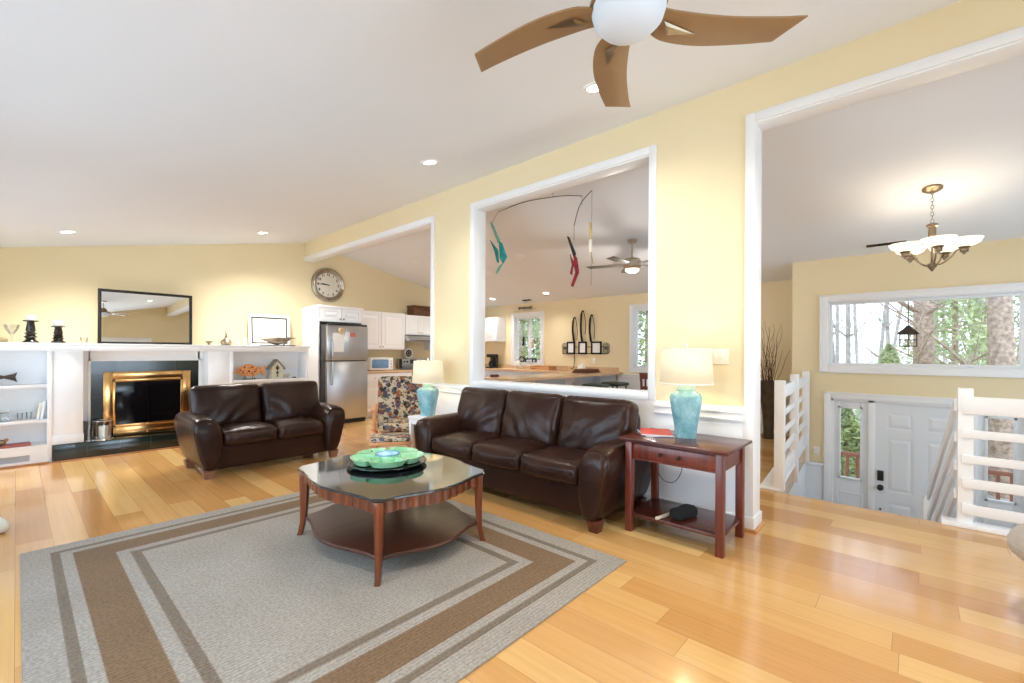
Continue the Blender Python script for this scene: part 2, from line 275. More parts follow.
# ------------------------------------------------------------------ mesh builder
class MB:
    def __init__(s): s.b = bmesh.new()
    def _tf(s, vs, m):
        if m is not None: bmesh.ops.transform(s.b, matrix=m, verts=vs)
    def box(s, x0, x1, y0, y1, z0, z1, m=None):
        v = [s.b.verts.new(p) for p in ((x0, y0, z0), (x1, y0, z0), (x1, y1, z0), (x0, y1, z0), (x0, y0, z1), (x1, y0, z1), (x1, y1, z1), (x0, y1, z1))]
        for f in ((0, 3, 2, 1), (4, 5, 6, 7), (0, 1, 5, 4), (1, 2, 6, 5), (2, 3, 7, 6), (3, 0, 4, 7)): s.b.faces.new([v[i] for i in f])
        s._tf(v, m); return s
    def bbox(s, c, d, bev=.01, seg=2, m=None):
        t = bmesh.new(); bmesh.ops.create_cube(t, size=1)
        bmesh.ops.scale(t, vec=d, verts=t.verts)
        bmesh.ops.bevel(t, geom=t.edges[:], offset=min(bev, min(d)*.49), segments=seg, affect='EDGES', profile=.5)
        mm = Matrix.Translation(c)
        if m is not None: mm = m @ mm
        bmesh.ops.transform(t, matrix=mm, verts=t.verts); s._join(t); return s
    def _join(s, t):
        me = bpy.data.meshes.new('tmp'); t.to_mesh(me); t.free(); s.b.from_mesh(me); bpy.data.meshes.remove(me)
    def lathe(s, prof, seg=32, c=(0, 0, 0), m=None, sq=None, open=False):
        rings = []; vs = []
        for (r, z) in prof:
            ring = []
            for i in range(seg):
                a = 2*PI*i/seg; ca, sa = math.cos(a), math.sin(a)
                if sq: q = (abs(ca)**sq+abs(sa)**sq)**(-1/sq); ca *= q; sa *= q
                ring.append(s.b.verts.new((c[0]+max(r, 1e-4)*ca, c[1]+max(r, 1e-4)*sa, c[2]+z)))
            rings.append(ring); vs += ring
        for a, b in zip(rings, rings[1:]):
            for i in range(seg): s.b.faces.new((a[i], a[(i+1) % seg], b[(i+1) % seg], b[i]))
        if open:
            for i in range(seg): s.b.faces.new((rings[-1][i], rings[-1][(i+1) % seg], rings[0][(i+1) % seg], rings[0][i]))
        else:
            for ring, fl in ((rings[0], True), (rings[-1], False)): s.b.faces.new(ring[::-1] if fl else ring)
        s._tf(vs, m); return s
    def tube(s, pts, r, seg=8, m=None, cap=True):
        pts = [Vector(p) for p in pts]; rs = r if isinstance(r, (list, tuple)) else [r]*len(pts); rings = []; vs = []
        d0 = (pts[1]-pts[0]).normalized(); u = d0.orthogonal().normalized()
        for i, p in enumerate(pts):
            d = (pts[min(i+1, len(pts)-1)]-pts[max(i-1, 0)]).normalized()
            u = (u-d*u.dot(d)).normalized(); w = d.cross(u)
            ring = [s.b.verts.new(p+(u*math.cos(2*PI*k/seg)+w*math.sin(2*PI*k/seg))*rs[i]) for k in range(seg)]
            rings.append(ring); vs += ring
        for a, b in zip(rings, rings[1:]):
            for i in range(seg): s.b.faces.new((a[i], a[(i+1) % seg], b[(i+1) % seg], b[i]))
        if cap: s.b.faces.new(rings[0][::-1]); s.b.faces.new(rings[-1])
        s._tf(vs, m); return s
    def prism(s, poly, a0, a1, axis='z', m=None):
        def P(p, h):
            if axis == 'z': return (p[0], p[1], h)
            if axis == 'y': return (p[0], h, p[1])
            return (h, p[0], p[1])
        lo = [s.b.verts.new(P(p, a0)) for p in poly]; hi = [s.b.verts.new(P(p, a1)) for p in poly]; n = len(poly)
        s.b.faces.new(lo); s.b.faces.new(hi[::-1])
        for i in range(n): s.b.faces.new((lo[i], hi[i], hi[(i+1) % n], lo[(i+1) % n]))
        s._tf(lo+hi, m); return s
    def loft(s, rings, cap=True, closed=True, m=None):
        R_ = [[s.b.verts.new(p) for p in r] for r in rings]; n = len(R_[0])
        for a, b in zip(R_, R_[1:]):
            for i in range(n if closed else n-1): s.b.faces.new((a[i], a[(i+1) % n], b[(i+1) % n], b[i]))
        if cap: s.b.faces.new(R_[0][::-1]); s.b.faces.new(R_[-1])
        s._tf([v for r in R_ for v in r], m); return s
    def cushion(s, c, d, r=.06, crown=(0, 0, .03), n=18, m=None, fn=None):
        t = bmesh.new(); bmesh.ops.create_grid
        # cube sphere style grid box
        hx, hy, hz = d[0]/2, d[1]/2, d[2]/2
        vd = {}
        def V(i, j, k):
            key = (i, j, k)
            if key in vd: return vd[key]
            a, b_, c_ = [math.sin((2*q/n-1)*PI/2) if True else 0 for q in (i, j, k)]
            p = Vector((a*hx, b_*hy, c_*hz))
            q = Vector((max(-hx+r, min(hx-r, p.x)), max(-hy+r, min(hy-r, p.y)), max(-hz+r, min(hz-r, p.z))))
            dv = p-q
            if dv.length > 1e-6: p = q+dv.normalized()*r
            x, y, z = p.x/hx, p.y/hy, p.z/hz
            p.x += crown[0]*(1-y*y)*(1-z*z)*x; p.y += crown[1]*(1-x*x)*(1-z*z)*y; p.z += crown[2]*(1-x*x)*(1-y*y)*z
            if fn: p = fn(p, (x, y, z))
            vd[key] = t.verts.new(p); return vd[key]
        for i in range(n):
            for j in range(n):
                for (o, rev) in ((0, 1), (n, 0)):
                    for ax in range(3):
                        def K(a, b_):
                            q = [a, b_]; q.insert(ax, o); return V(*q)
                        q = [K(i, j), K(i+1, j), K(i+1, j+1), K(i, j+1)]
                        if (rev == 1) ^ (ax == 1): q.reverse()
                        t.faces.new(q)
        mm = Matrix.Translation(c)
        if m is not None: mm = m @ mm
        bmesh.ops.transform(t, matrix=mm, verts=t.verts); s._join(t); return s
    def go(s, name, material, parent=None, smooth=True, loc=None, rot=None, bev=0, ang=35):
        bmesh.ops.recalc_face_normals(s.b, faces=s.b.faces)
        if bev:
            try: bmesh.ops.bevel(s.b, geom=[e for e in s.b.edges if len(e.link_faces) == 2 and e.calc_face_angle(0) > .6], offset=bev, segments=2, affect='EDGES', profile=.5)
            except Exception: pass
        me = bpy.data.meshes.new(name); s.b.to_mesh(me); s.b.free()
        ms = material if isinstance(material, (list, tuple)) else [material]
        for q in ms: me.materials.append(M[q] if isinstance(q, str) else q)
        if smooth:
            for p in me.polygons: p.use_smooth = True
            try: me.set_sharp_from_angle(angle=R(ang))
            except Exception: pass
        o = bpy.data.objects.new(name, me); COL.objects.link(o)
        if parent: o.parent = parent
        if loc: o.location = loc
        if rot: o.rotation_euler = rot
        return o
def tag(o, label, cat, group=None, kind=None):
    o['label'] = label; o['category'] = cat
    if group: o['group'] = group
    if kind: o['kind'] = kind
    return o
def struct(o): o['kind'] = 'structure'; return o
def thing(name, label, cat, loc=(0, 0, 0), rz=0, group=None):
    o = bpy.data.objects.new(name, None); COL.objects.link(o); o.location = loc; o.rotation_euler = (0, 0, rz)
    o.empty_display_size = .1
    return tag(o, label, cat, group)
def dup(root, loc, rz=None, label=None):
    r = root.copy(); COL.objects.link(r); r.location = loc
    if rz is not None: r.rotation_euler = (0, 0, rz) if not isinstance(rz, tuple) else rz
    if label: r['label'] = label
    for ch in list(root.children):
        c = ch.copy(); COL.objects.link(c); c.parent = r
        for g in list(ch.children):
            d = g.copy(); COL.objects.link(d); d.parent = c
    return r
def text_mesh(name, body, size, material, loc, rot, parent=None, ext=.001, align='CENTER'):
    cu = bpy.data.curves.new(name, 'FONT'); cu.body = body; cu.size = size; cu.extrude = ext; cu.offset = size*.035; cu.align_x = align; cu.align_y = 'CENTER'
    to = bpy.data.objects.new(name+'_t', cu); COL.objects.link(to)
    bpy.context.view_layer.update(); dg = bpy.context.evaluated_depsgraph_get()
    me = bpy.data.meshes.new_from_object(to.evaluated_get(dg)); bpy.data.objects.remove(to)
    me.materials.clear(); me.materials.append(M[material])
    o = bpy.data.objects.new(name, me); COL.objects.link(o); o.location = loc; o.rotation_euler = rot
    if parent: o.parent = parent
    return o

# ------------------------------------------------------------------ room shell
RIDGE_X, RIDGE_Z, SL = 3.71, 3.35, .2
def cz(x): return RIDGE_Z-SL*abs(x-RIDGE_X)
XW, XD, XE, YA, YS, ZF = -.75, 8.15, 7.45, 8.55, -3.2, -1.31
def cells(us, zs, holes, top=None):
    """grid cells of a wall plane not inside a hole -> boxes welded by skipping shared faces"""
    return [(u0, u1, z0, z1) for u0, u1 in zip(us, us[1:]) for z0, z1 in zip(zs, zs[1:])
            if not any(h[0] <= (u0+u1)/2 <= h[1] and h[2] <= (z0+z1)/2 <= h[3] for h in holes)]
def wall(name, axis, p0, p1, u0, u1, z0, z1, holes=(), material='wall', gable=None):
    us = sorted({u0, u1, *[h[0] for h in holes], *[h[1] for h in holes]}); zs = sorted({z0, z1, *[h[2] for h in holes], *[h[3] for h in holes]})
    cs = set(cells(us, zs, holes)); mb = MB(); b = mb.b; vc = {}
    def V(u, z, p):
        k = (round(u, 4), round(z, 4), p)
        if k not in vc: vc[k] = b.verts.new((p, u, z) if axis == 'x' else (u, p, z))
        return vc[k]
    def quad(*q):
        b.faces.new([V(*x) for x in q])
    for (a, c, e, f) in cs:
        quad((a, e, p0), (c, e, p0), (c, f, p0), (a, f, p0)); quad((a, e, p1), (a, f, p1), (c, f, p1), (c, e, p1))
        i, j = us.index(a), zs.index(e)
        def has(ii, jj): return 0 <= ii < len(us)-1 and 0 <= jj < len(zs)-1 and (us[ii], us[ii+1], zs[jj], zs[jj+1]) in cs
        if not has(i-1, j): quad((a, e, p0), (a, f, p0), (a, f, p1), (a, e, p1))
        if not has(i+1, j): quad((c, e, p0), (c, e, p1), (c, f, p1), (c, f, p0))
        if not has(i, j-1): quad((a, e, p0), (a, e, p1), (c, e, p1), (c, e, p0))
        if not has(i, j+1): quad((a, f, p0), (c, f, p0), (c, f, p1), (a, f, p1))
    if gable: mb.prism(gable, p0, p1, 'y')
    return struct(mb.go(name, material, smooth=False))
T = .15
gab = [(XW, 2.40), (XD, 2.40), (XD, cz(XD)+.02), (RIDGE_X, RIDGE_Z+.02), (XW, cz(XW)+.02)]
wall('wall_north', 'y', YA, YA+T, XW-T, XD+T, -.2, 2.40, gable=gab)
wall('wall_south', 'y', YS-T, YS, XW-T, XD+T, ZF-.2, 2.40, holes=[(-.3, 3.1, .5, 2.1), (4.9, 6.9, 0, 1.9)], gable=gab)
wall('wall_west', 'x', XW-T, XW, YS-T, YA+T, -.2, 2.55, holes=[(1.1, 4.1, .3, 2.1), (4.6, 7.2, .3, 2.1)])
wall('wall_east', 'x', XD, XD+T, 1.32, YA+T, -.2, 2.55, holes=[(6.46, 7.28, 1.07, 2.15), (3.0, 4.13, 1.0, 2.17)])
wall('wall_entry', 'x', XE, XE+T, YS-T, 1.32, ZF-.2, 2.68, holes=[(-1.8, .9, 1.14, 2.01), (-.93, .86, ZF, .70)])
wall('wall_jog', 'y', 1.32-T, 1.32, XE+T, XD+T, -.2, 2.60)
o = MB().prism([(4.80, .955), (XE+.02, 1.15), (XE+.02, 1.30), (4.80, 1.10)], ZF, -.201).go('wall_stairwell', 'foyer', smooth=False); struct(o)
# wall between living room and kitchen: four solid pieces and a beam
XB, XB2 = 3.63, 3.79
HD = 3.00
mb = MB()
mb.box(XB, XB2, .945-.01, 1.64+.05, 0, HD); mb.box(XB, XB2, 3.88, 4.64, 0, HD); mb.box(XB, XB2, 1.69, 3.88, 0, .93)
mb.box(XB, XB2, YS, YA, HD, cz(XB)+.02)
struct(mb.go('wall_partition', 'wall', smooth=False))
# floors
struct(MB().box(XW-T, 4.80, YS-T, YA+T, -.2, 0).prism([(4.80, .955), (XE, 1.15), (XE, 1.17), (XD+T, 1.17), (XD+T, YA+T), (4.80, YA+T)], -.2, 0).go('floor', 'floor', smooth=False))
struct(MB().box(4.80, XE+T, YS-T, 1.3, ZF-.2, ZF).go('floor_foyer', mat('foyer slate floor', srgb(120, 110, 100), .3, nscale=6, namt=.2), smooth=False))
struct(MB().box(4.7, 4.80, YS, .97, ZF, -.2).go('wall_landing', 'foyer', smooth=False))
# ceilings (sloped slabs)
mb = MB(); x0 = XW-T; mb.prism([(x0, cz(x0)), (RIDGE_X, RIDGE_Z), (XD+T, cz(XD+T)), (XD+T, cz(XD+T)+.2), (RIDGE_X, RIDGE_Z+.2), (x0, cz(x0)+.2)], YS-T, YA+T, 'y')
struct(mb.go('ceiling', 'ceil', smooth=False))

# ---- trim on the partition
def casing_frame(mb, face, y0, y1, z0, z1, w=.065, t=.018, sgn=-1, bottom=True, left=True, right=True):
    f0, f1 = (face-t, face+.001) if sgn < 0 else (face-.001, face+t)
    f0, f1 = min(f0, f1), max(f0, f1)
    if left: mb.box(f0, f1, y1, y1+w, z0-(w if bottom else 0), z1+w)
    if right: mb.box(f0, f1, y0-w, y0, z0-(w if bottom else 0), z1+w)
    mb.box(f0, f1, y0, y1, z1, z1+w)
    if bottom: mb.box(f0, f1, y0, y1, z0-w, z0)
mb = MB()
casing_frame(mb, XB, 1.70, 3.88, .965, HD); casing_frame(mb, XB2, 1.70, 3.88, .965, HD, sgn=1)
mb.box(XB-.001, XB2+.001, 1.69, 1.702, .93, HD); mb.box(XB-.001, XB2+.001, 3.878, 3.89, .93, HD); mb.box(XB-.001, XB2+.001, 1.70, 3.88, HD-.012, HD+.001); mb.box(XB-.015, XB2+.01, 1.70, 3.88, .93, .965)
struct(mb.go('trim_1', 'white', bev=.002))
mb = MB()
casing_frame(mb, XB, YS, .88, 0, HD, bottom=False, right=False); casing_frame(mb, XB2, YS, .88, 0, HD, sgn=1, bottom=False, right=False)
mb.box(XB-.001, XB2+.001, .88, .945, 0, HD); mb.box(XB-.001, XB2+.001, YS, .94, HD-.012, HD+.001)
mb.box(XB-.032, XB2+.03, .868, .955, 0, .10)
struct(mb.go('trim_2', 'white', bev=.002))
mb = MB()
casing_frame(mb, XB, 4.70, YA, 0, HD, bottom=False, left=False); casing_frame(mb, XB2, 4.70, YA, 0, HD, sgn=1, bottom=False, left=False)
mb.box(XB-.001, XB2+.001, 4.64, 4.702, 0, HD); mb.box(XB-.001, XB2+.001, 4.64, YA, HD-.012, HD+.001)
struct(mb.go('trim_3', 'white', bev=.002))
# wainscot, chair rail, base
mb = MB(); mb.box(XB-.012, XB+.001, .945, 4.64, .0, .90)
struct(mb.go('trim_4', 'bead', smooth=False))
mb = MB()
for (a, b_) in ((.945, 1.635), (3.945, 4.635)):
    mb.box(XB-.045, XB-.0, a, b_, .853, .872); mb.box(XB-.03, XB-.0, a, b_, .79, .853); mb.box(XB-.036, XB, a, b_, .80, .812)
struct(mb.go('trim_5', 'white', bev=.003))
struct(MB().box(XB-.03, XB-.01, .955, 4.64, 0, .10).go('baseboard_partition', 'white', bev=.003))
struct(MB().box(XB-.045, XB-.028, .86, 4.64, 0, .018).box(XB-.045, XB2+.045, .85, .87, 0, .018).go('trim_6', 'oak', bev=.003))
# far wall wainscot, foyer wainscot
mb = MB(); mb.box(XD-.012, XD, 1.34, 4.45, 0, .84); struct(mb.go('trim_7', 'bead', smooth=False))
mb = MB(); mb.box(XD-.045, XD, 1.34, 4.45, .85, .88).box(XD-.03, XD, 1.34, 4.45, .80, .85).box(XD-.03, XD, 1.34, 4.4, 0, .1); struct(mb.go('trim_8', 'white', bev=.003))
mb = MB()
for a, b_ in ((.95, .975),): pass
mb.box(XE-.012, XE, .945, 1.15, ZF, -.20)
struct(mb.go('trim_9', 'foyer', smooth=False))
struct(MB().box(XE-.035, XE, .94, 1.15, -.24, -.2).go('trim_10', 'white', bev=.003))

# ------------------------------------------------------------------ windows (local x along the wall, y outward, z up)
def place(o, x, y, z, rz): o.location = (x, y, z); o.rotation_euler = (0, 0, rz)
def window(n, w, h, x, y, z, rz, cols=1, cas=.09, sash=.035, mull=(), blind=False, depth=.15, stool=False):
    e = bpy.data.objects.new('window_%d' % n, None); COL.objects.link(e); struct(e); place(e, x, y, z, rz)
    mb = MB(); t = .022
    mb.box(-w/2-cas, -w/2, -t, .001, -cas, h+cas); mb.box(w/2, w/2+cas, -t, .001, -cas, h+cas); mb.box(-w/2, w/2, -t, .001, h, h+cas); mb.box(-w/2, w/2, -t, .001, -cas, 0)
    mb.box(-w/2-cas-.012, -w/2-cas+.012, -t-.014, .001, -cas-.012, h+cas+.012); mb.box(w/2+cas-.012, w/2+cas+.012, -t-.014, .001, -cas-.012, h+cas+.012)
    mb.box(-w/2-cas, w/2+cas, -t-.014, .001, h+cas-.012, h+cas+.012); mb.box(-w/2-cas, w/2+cas, -t-.014, .001, -cas-.012, -cas+.012)
    mb.go('casing', 'white', e, bev=.003)
    mb = MB(); j = .012
    mb.box(-w/2, -w/2+j, 0, depth, 0, h); mb.box(w/2-j, w/2, 0, depth, 0, h); mb.box(-w/2, w/2, 0, depth, 0, j); mb.box(-w/2, w/2, 0, depth, h-j, h)
    mb.go('jamb', 'white', e, smooth=False)
    mb = MB(); a = w/2-j; s_ = sash
    xs = [-a]+list(mull)+[a]
    for u0, u1 in zip(xs, xs[1:]):
        mb.box(u0, u0+s_, .06, .1, j, h-j); mb.box(u1-s_, u1, .06, .1, j, h-j); mb.box(u0+s_, u1-s_, .06, .1, j, j+s_); mb.box(u0+s_, u1-s_, .06, .1, h-j-s_, h-j)
    mb.go('sash', 'white', e, bev=.002)
    MB().box(-a, a, .078, .082, j, h-j).go('pane', 'glass', e, smooth=False)
    return e
window(1, 2.70, .87, XE, -.45, 1.14, R(-90), cas=.08, sash=.03, mull=(-.42+.86,))
window(2, .82, 1.08, XD, 6.87, 1.07, R(-90), cas=.085, mull=(.02,))
w3 = window(3, 1.13, 1.17, XD, 3.565, 1.0, R(-90), cas=.07)
mb = MB()
for i in range(36): mb.box(-.54, .54, .02, .045, .02+i*.0315, .0225+i*.0315, Matrix.Rotation(0, 4, 'X'))
mb.box(-.55, .55, .015, .05, 1.12, 1.16); mb.go('blind', 'white', w3, smooth=False)
window(4, 3.0, 1.8, XW, 2.6, .3, R(90), mull=(-.5, .5)); window(5, 2.0, 1.9, 5.9, YS, 0, R(180), mull=(0,))  # west and foyer windows out of view, added to let more light in
window(6, 3.4, 1.6, 1.4, YS, .5, R(180), mull=(-.6, .6)); window(7, 2.6, 1.8, XW, 5.9, .3, R(90), mull=(0,))  # two more unseen windows, invented as openings for the fill lamps

# ------------------------------------------------------------------ entry door with sidelights (local x along -Y of the room, origin at centre of the opening)
d = bpy.data.objects.new('door_1', None); COL.objects.link(d); struct(d); place(d, XE, -.035, ZF, R(-90))
hw, H = .895, 2.01
mb = MB(); c = .075
mb.box(-hw-c, -hw, -.03, 0, 0, H+c).box(hw, hw+c, -.03, 0, 0, H+c).box(-hw, hw, -.03, 0, H, H+c).box(-hw-c-.01, hw+c+.01, -.04, 0, H+c-.015, H+c+.01)
mb.go('casing', 'white', d, bev=.003)
mb = MB()
for a, b_ in ((-hw, -hw+.03), (-.495, -.43), (.43, .495), (hw-.03, hw)): mb.box(a, b_, -.005, .15, 0, H)
mb.box(-hw, hw, -.005, .15, H-.03, H); mb.go('frame', 'white', d, bev=.002)
# six panel slab between x -.43 and .43  (handle side is towards -x)
def panel_slab(mb, x0, x1, z0, z1, y0, y1, panels, deep=.008):
    """slab with recessed and raised panels on its room side (y0 side)"""
    xs = sorted({x0, x1, *[p[0] for p in panels], *[p[1] for p in panels]}); zs = sorted({z0, z1, *[p[2] for p in panels], *[p[3] for p in panels]})
    mb.box(x0, x1, y0+deep, y1, z0, z1)
    for a, b2 in zip(xs, xs[1:]):
        for e_, f_ in zip(zs, zs[1:]):
            if not any(p[0] <= (a+b2)/2 <= p[1] and p[2] <= (e_+f_)/2 <= p[3] for p in panels): mb.box(a, b2, y0, y0+deep+.001, e_, f_)
    for p in panels:
        g = .018; g2 = .05
        A = [(p[0]+g, p[2]+g), (p[1]-g, p[2]+g), (p[1]-g, p[3]-g), (p[0]+g, p[3]-g)]; B = [(p[0]+g2, p[2]+g2), (p[1]-g2, p[2]+g2), (p[1]-g2, p[3]-g2), (p[0]+g2, p[3]-g2)]
        if p[1]-p[0] < .12: B = [(q[0], q[1]) for q in ((p[0]+.03, p[2]+.03), (p[1]-.03, p[2]+.03), (p[1]-.03, p[3]-.03), (p[0]+.03, p[3]-.03))]
        mb.loft([[(q[0], y0+deep, q[1]) for q in A], [(q[0], y0+.001, q[1]) for q in B]])
mb = MB()
pn = []
for a, b_ in ((-.31, -.06), (.06, .31)): pn += [(a, b_, 1.66, 1.86), (a, b_, .86, 1.54), (a, b_, .2, .72)]
panel_slab(mb, -.43, .43, .01, 1.98, .02, .06, pn); slab = mb.go('door_slab', 'foyer', d, smooth=False)
mb = MB(); mb.bbox((-.37, .008, 1.05), (.065, .03, .13), .008).go('keypad_lock', 'black', d)
mb = MB(); mb.lathe([(.033, 0), (.033, .008), (.014, .012), (.014, .035), (.03, .042), (.034, .06), (.025, .072), (0, .075)], 20, m=Matrix.Translation((-.37, .02, .90)) @ Matrix.Rotation(R(90), 4, 'X')); mb.go('door_knob', 'black', d)
MB().lathe([(.012, 0), (.012, .02), (0, .022)], 12, m=Matrix.Translation((-.37, .02, .62)) @ Matrix.Rotation(R(90), 4, 'X')).go('deadbolt', 'black', d)
for s_ in (-1, 1):
    x0, x1 = (-hw+.03, -.495) if s_ < 0 else (.495, hw-.03)
    if s_ > 0: g0, g1 = x0+.085, x1-.085
    else: g0, g1 = x0+.075, x1-.085
    mb = MB(); mb.box(x0, g0, .02, .06, .01, 1.98).box(g1, x1, .02, .06, .01, 1.98).box(g0, g1, .02, .06, .01, .96).box(g0, g1, .02, .06, 1.885, 1.98)
    mb.box(g0-.025, g0, .008, .02, .94, 1.91).box(g1, g1+.025, .008, .02, .94, 1.91).box(g0-.025, g1+.025, .008, .02, .935, .96).box(g0-.025, g1+.025, .008, .02, 1.885, 1.91)
    for e_, f_ in ((.15, .75),):
        mb.box(g0-.02, g1+.02, .012, .02, e_, e_+.015).box(g0-.02, g1+.02, .012, .02, f_, f_+.015).box(g0-.035, g0-.02, .012, .02, e_, f_+.015).box(g1+.02, g1+.035, .012, .02, e_, f_+.015)
    sp = mb.go('sidelight', 'foyer', d, bev=.002)
    MB().box(g0, g1, .038, .042, .96, 1.885).go('pane', 'glass', sp, smooth=False)

# ------------------------------------------------------------------ stairs and railings
st = thing('staircase', 'white-sided flight of stairs going down to the entry door', 'stairs', (4.803, -.15, 0))
n = 7; rise = -ZF/n; run = .26
mb = MB(); mo = MB()
for i in range(1, n):
    mb.box((i-1)*run, i*run, 0, 1.05, ZF, -i*rise-.03); mo.box((i-1)*run-.0, i*run+.02, 0, 1.05, -i*rise-.03, -i*rise)
mb.go('riser', 'foyer', st, smooth=False); mo.go('tread', 'oak', st, bev=.004)
def slats(mb, p0, p1, zs, t=.02, m=None):
    """boards between two plan points, zs list of (z0,z1)"""
    a, b_ = Vector((*p0, 0)), Vector((*p1, 0)); dd = b_-a; L_ = dd.length; ang = math.atan2(dd.y, dd.x)
    mm = Matrix.Translation(a) @ Matrix.Rotation(ang, 4, 'Z')
    for z0, z1 in zs: mb.box(0, L_, -t/2, t/2, z0, z1, mm)
ra = thing('stair_railing', 'white horizontal-board railing with three posts beside the tall vase', 'railing', (4.87, .995, 0), R(4.4))
mb = MB(); slats(mb, (.04, -.03), (2.50, -.03), [(.855, .985), (.675, .735), (.485, .545), (.30, .37), (.02, .19)], .022); mb.go('rail_board', 'white', ra, bev=.003)
for px, py, z0, hh in ((.0, -.035, .0, 1.045), (1.24, -.035, -.2, 1.06), (2.50, -.05, -.2, 1.06)):
    MB().bbox((px, py, (z0+hh)/2), (.09, .085, hh-z0), .004).go('post', 'white', ra)
MB().box(-.05, 2.53, -.05, .13, 0, .022).go('base_board', 'white', ra, bev=.004)
rb = thing('stair_railing', 'white horizontal-board railing at the right in front of the sidelight', 'railing', (4.85, -.24, 0))
MB().bbox((0, -.04, .50), (.09, .085, 1.09), .004).go('post', 'white', rb)
mb = MB(); mb.bbox((0, -1.4, .50), (.09, .085, 1.0), .004); mb.go('post', 'white', rb)
mb = MB(); slats(mb, (-.055, -.02), (-.055, -1.9), [(.855, .985), (.675, .735), (.485, .545), (.30, .37), (.10, .175)], .022); mb.go('rail_board', 'white', rb, bev=.003)
MB().box(-.09, .05, -2.2, .09, 0, .03).go('base_board', 'white', rb, bev=.004)
rc = thing('stair_handrail', 'white slatted stair railing sloping down beside the entry door', 'railing', (4.93, -.235, 0), R(5))
sl = math.atan2(rise, run); mb = MB()
for z0, z1 in ((.86, .96), (.62, .70), (.40, .48), (.18, .26)):
    mb.prism([(0, z0), (1.55, z0-1.55*rise/run), (1.55, z1-1.55*rise/run), (0, z1)], -.012, .012, 'y')
mb.go('sloping_board', 'white', rc, smooth=False)
MB().bbox((1.56, 0, -.76), (.085, .085, 1.1), .004).go('post', 'white', rc)

# ------------------------------------------------------------------ rug
RX0, RX1, RY0, RY1 = .02, 2.545, 1.33, 4.19
mb = MB(); t = bmesh.new(); 
mb.bbox((0, 0, .006), (RX1-RX0, RY1-RY0, .012), .004)
o = mb.go('area_rug', rug_mat(RX1-RX0, RY1-RY0), loc=((RX0+RX1)/2, (RY0+RY1)/2, 0))
tag(o, 'large grey-beige flat-woven rug with brown border bands under the coffee table', 'rug')

# ------------------------------------------------------------------ leather sofas  (local: width x, front -y, origin on the floor at the centre)
def wr(seed, amt):
    def f(p, q):
        nv = noise.noise(Vector((p.x*4.5+seed, p.y*4.5, p.z*4.5)))+.5*noise.noise(Vector((p.x*11+seed, p.y*11, p.z*11)))
        return p*(1+0)+Vector((q[0]*.3, q[1], q[2]))*nv*amt
    return f
def arm_mesh(side, D, aw, h):
    """padded arm: flared rounded section swept front to back"""
    rings = []; N = 28
    def sec(top, wid, y, sc, zc):
        pts = []
        for i in range(N):
            a = 2*PI*i/N
            # superellipse section, wider at the top, leaning outwards
            ca, sa = math.cos(a), math.sin(a)
            x = abs(ca)**.72*(1 if ca > 0 else -1); z = abs(sa)**.72*(1 if sa > 0 else -1)
            zz = (z+1)/2
            w = wid*(.62+.46*zz**1.1)
            cx = side*(.055*zz**1.5)
            pts.append((cx+x*w/2*sc, y, .07+(top-.07)*(zc+(zz-zc)*sc)))
        return pts
    for y, sc, tp in ((-D/2+.0, .02, h*.955), (-D/2+.001, .55, h*.955), (-D/2+.008, .80, h*.955), (-D/2+.03, .93, h*.96), (-D/2+.07, 1.0, h*.97), (-D/2+.16, 1.02, h*.985), (-D/2+.35, 1, h), (0, 1, h), (D/2-.2, 1, h*1.01), (D/2-.03, .97, h), (D/2, .85, h*.97), (D/2+.001, .02, h*.97)):
        rings.append(sec(tp, aw, y, sc, .5))
    return rings
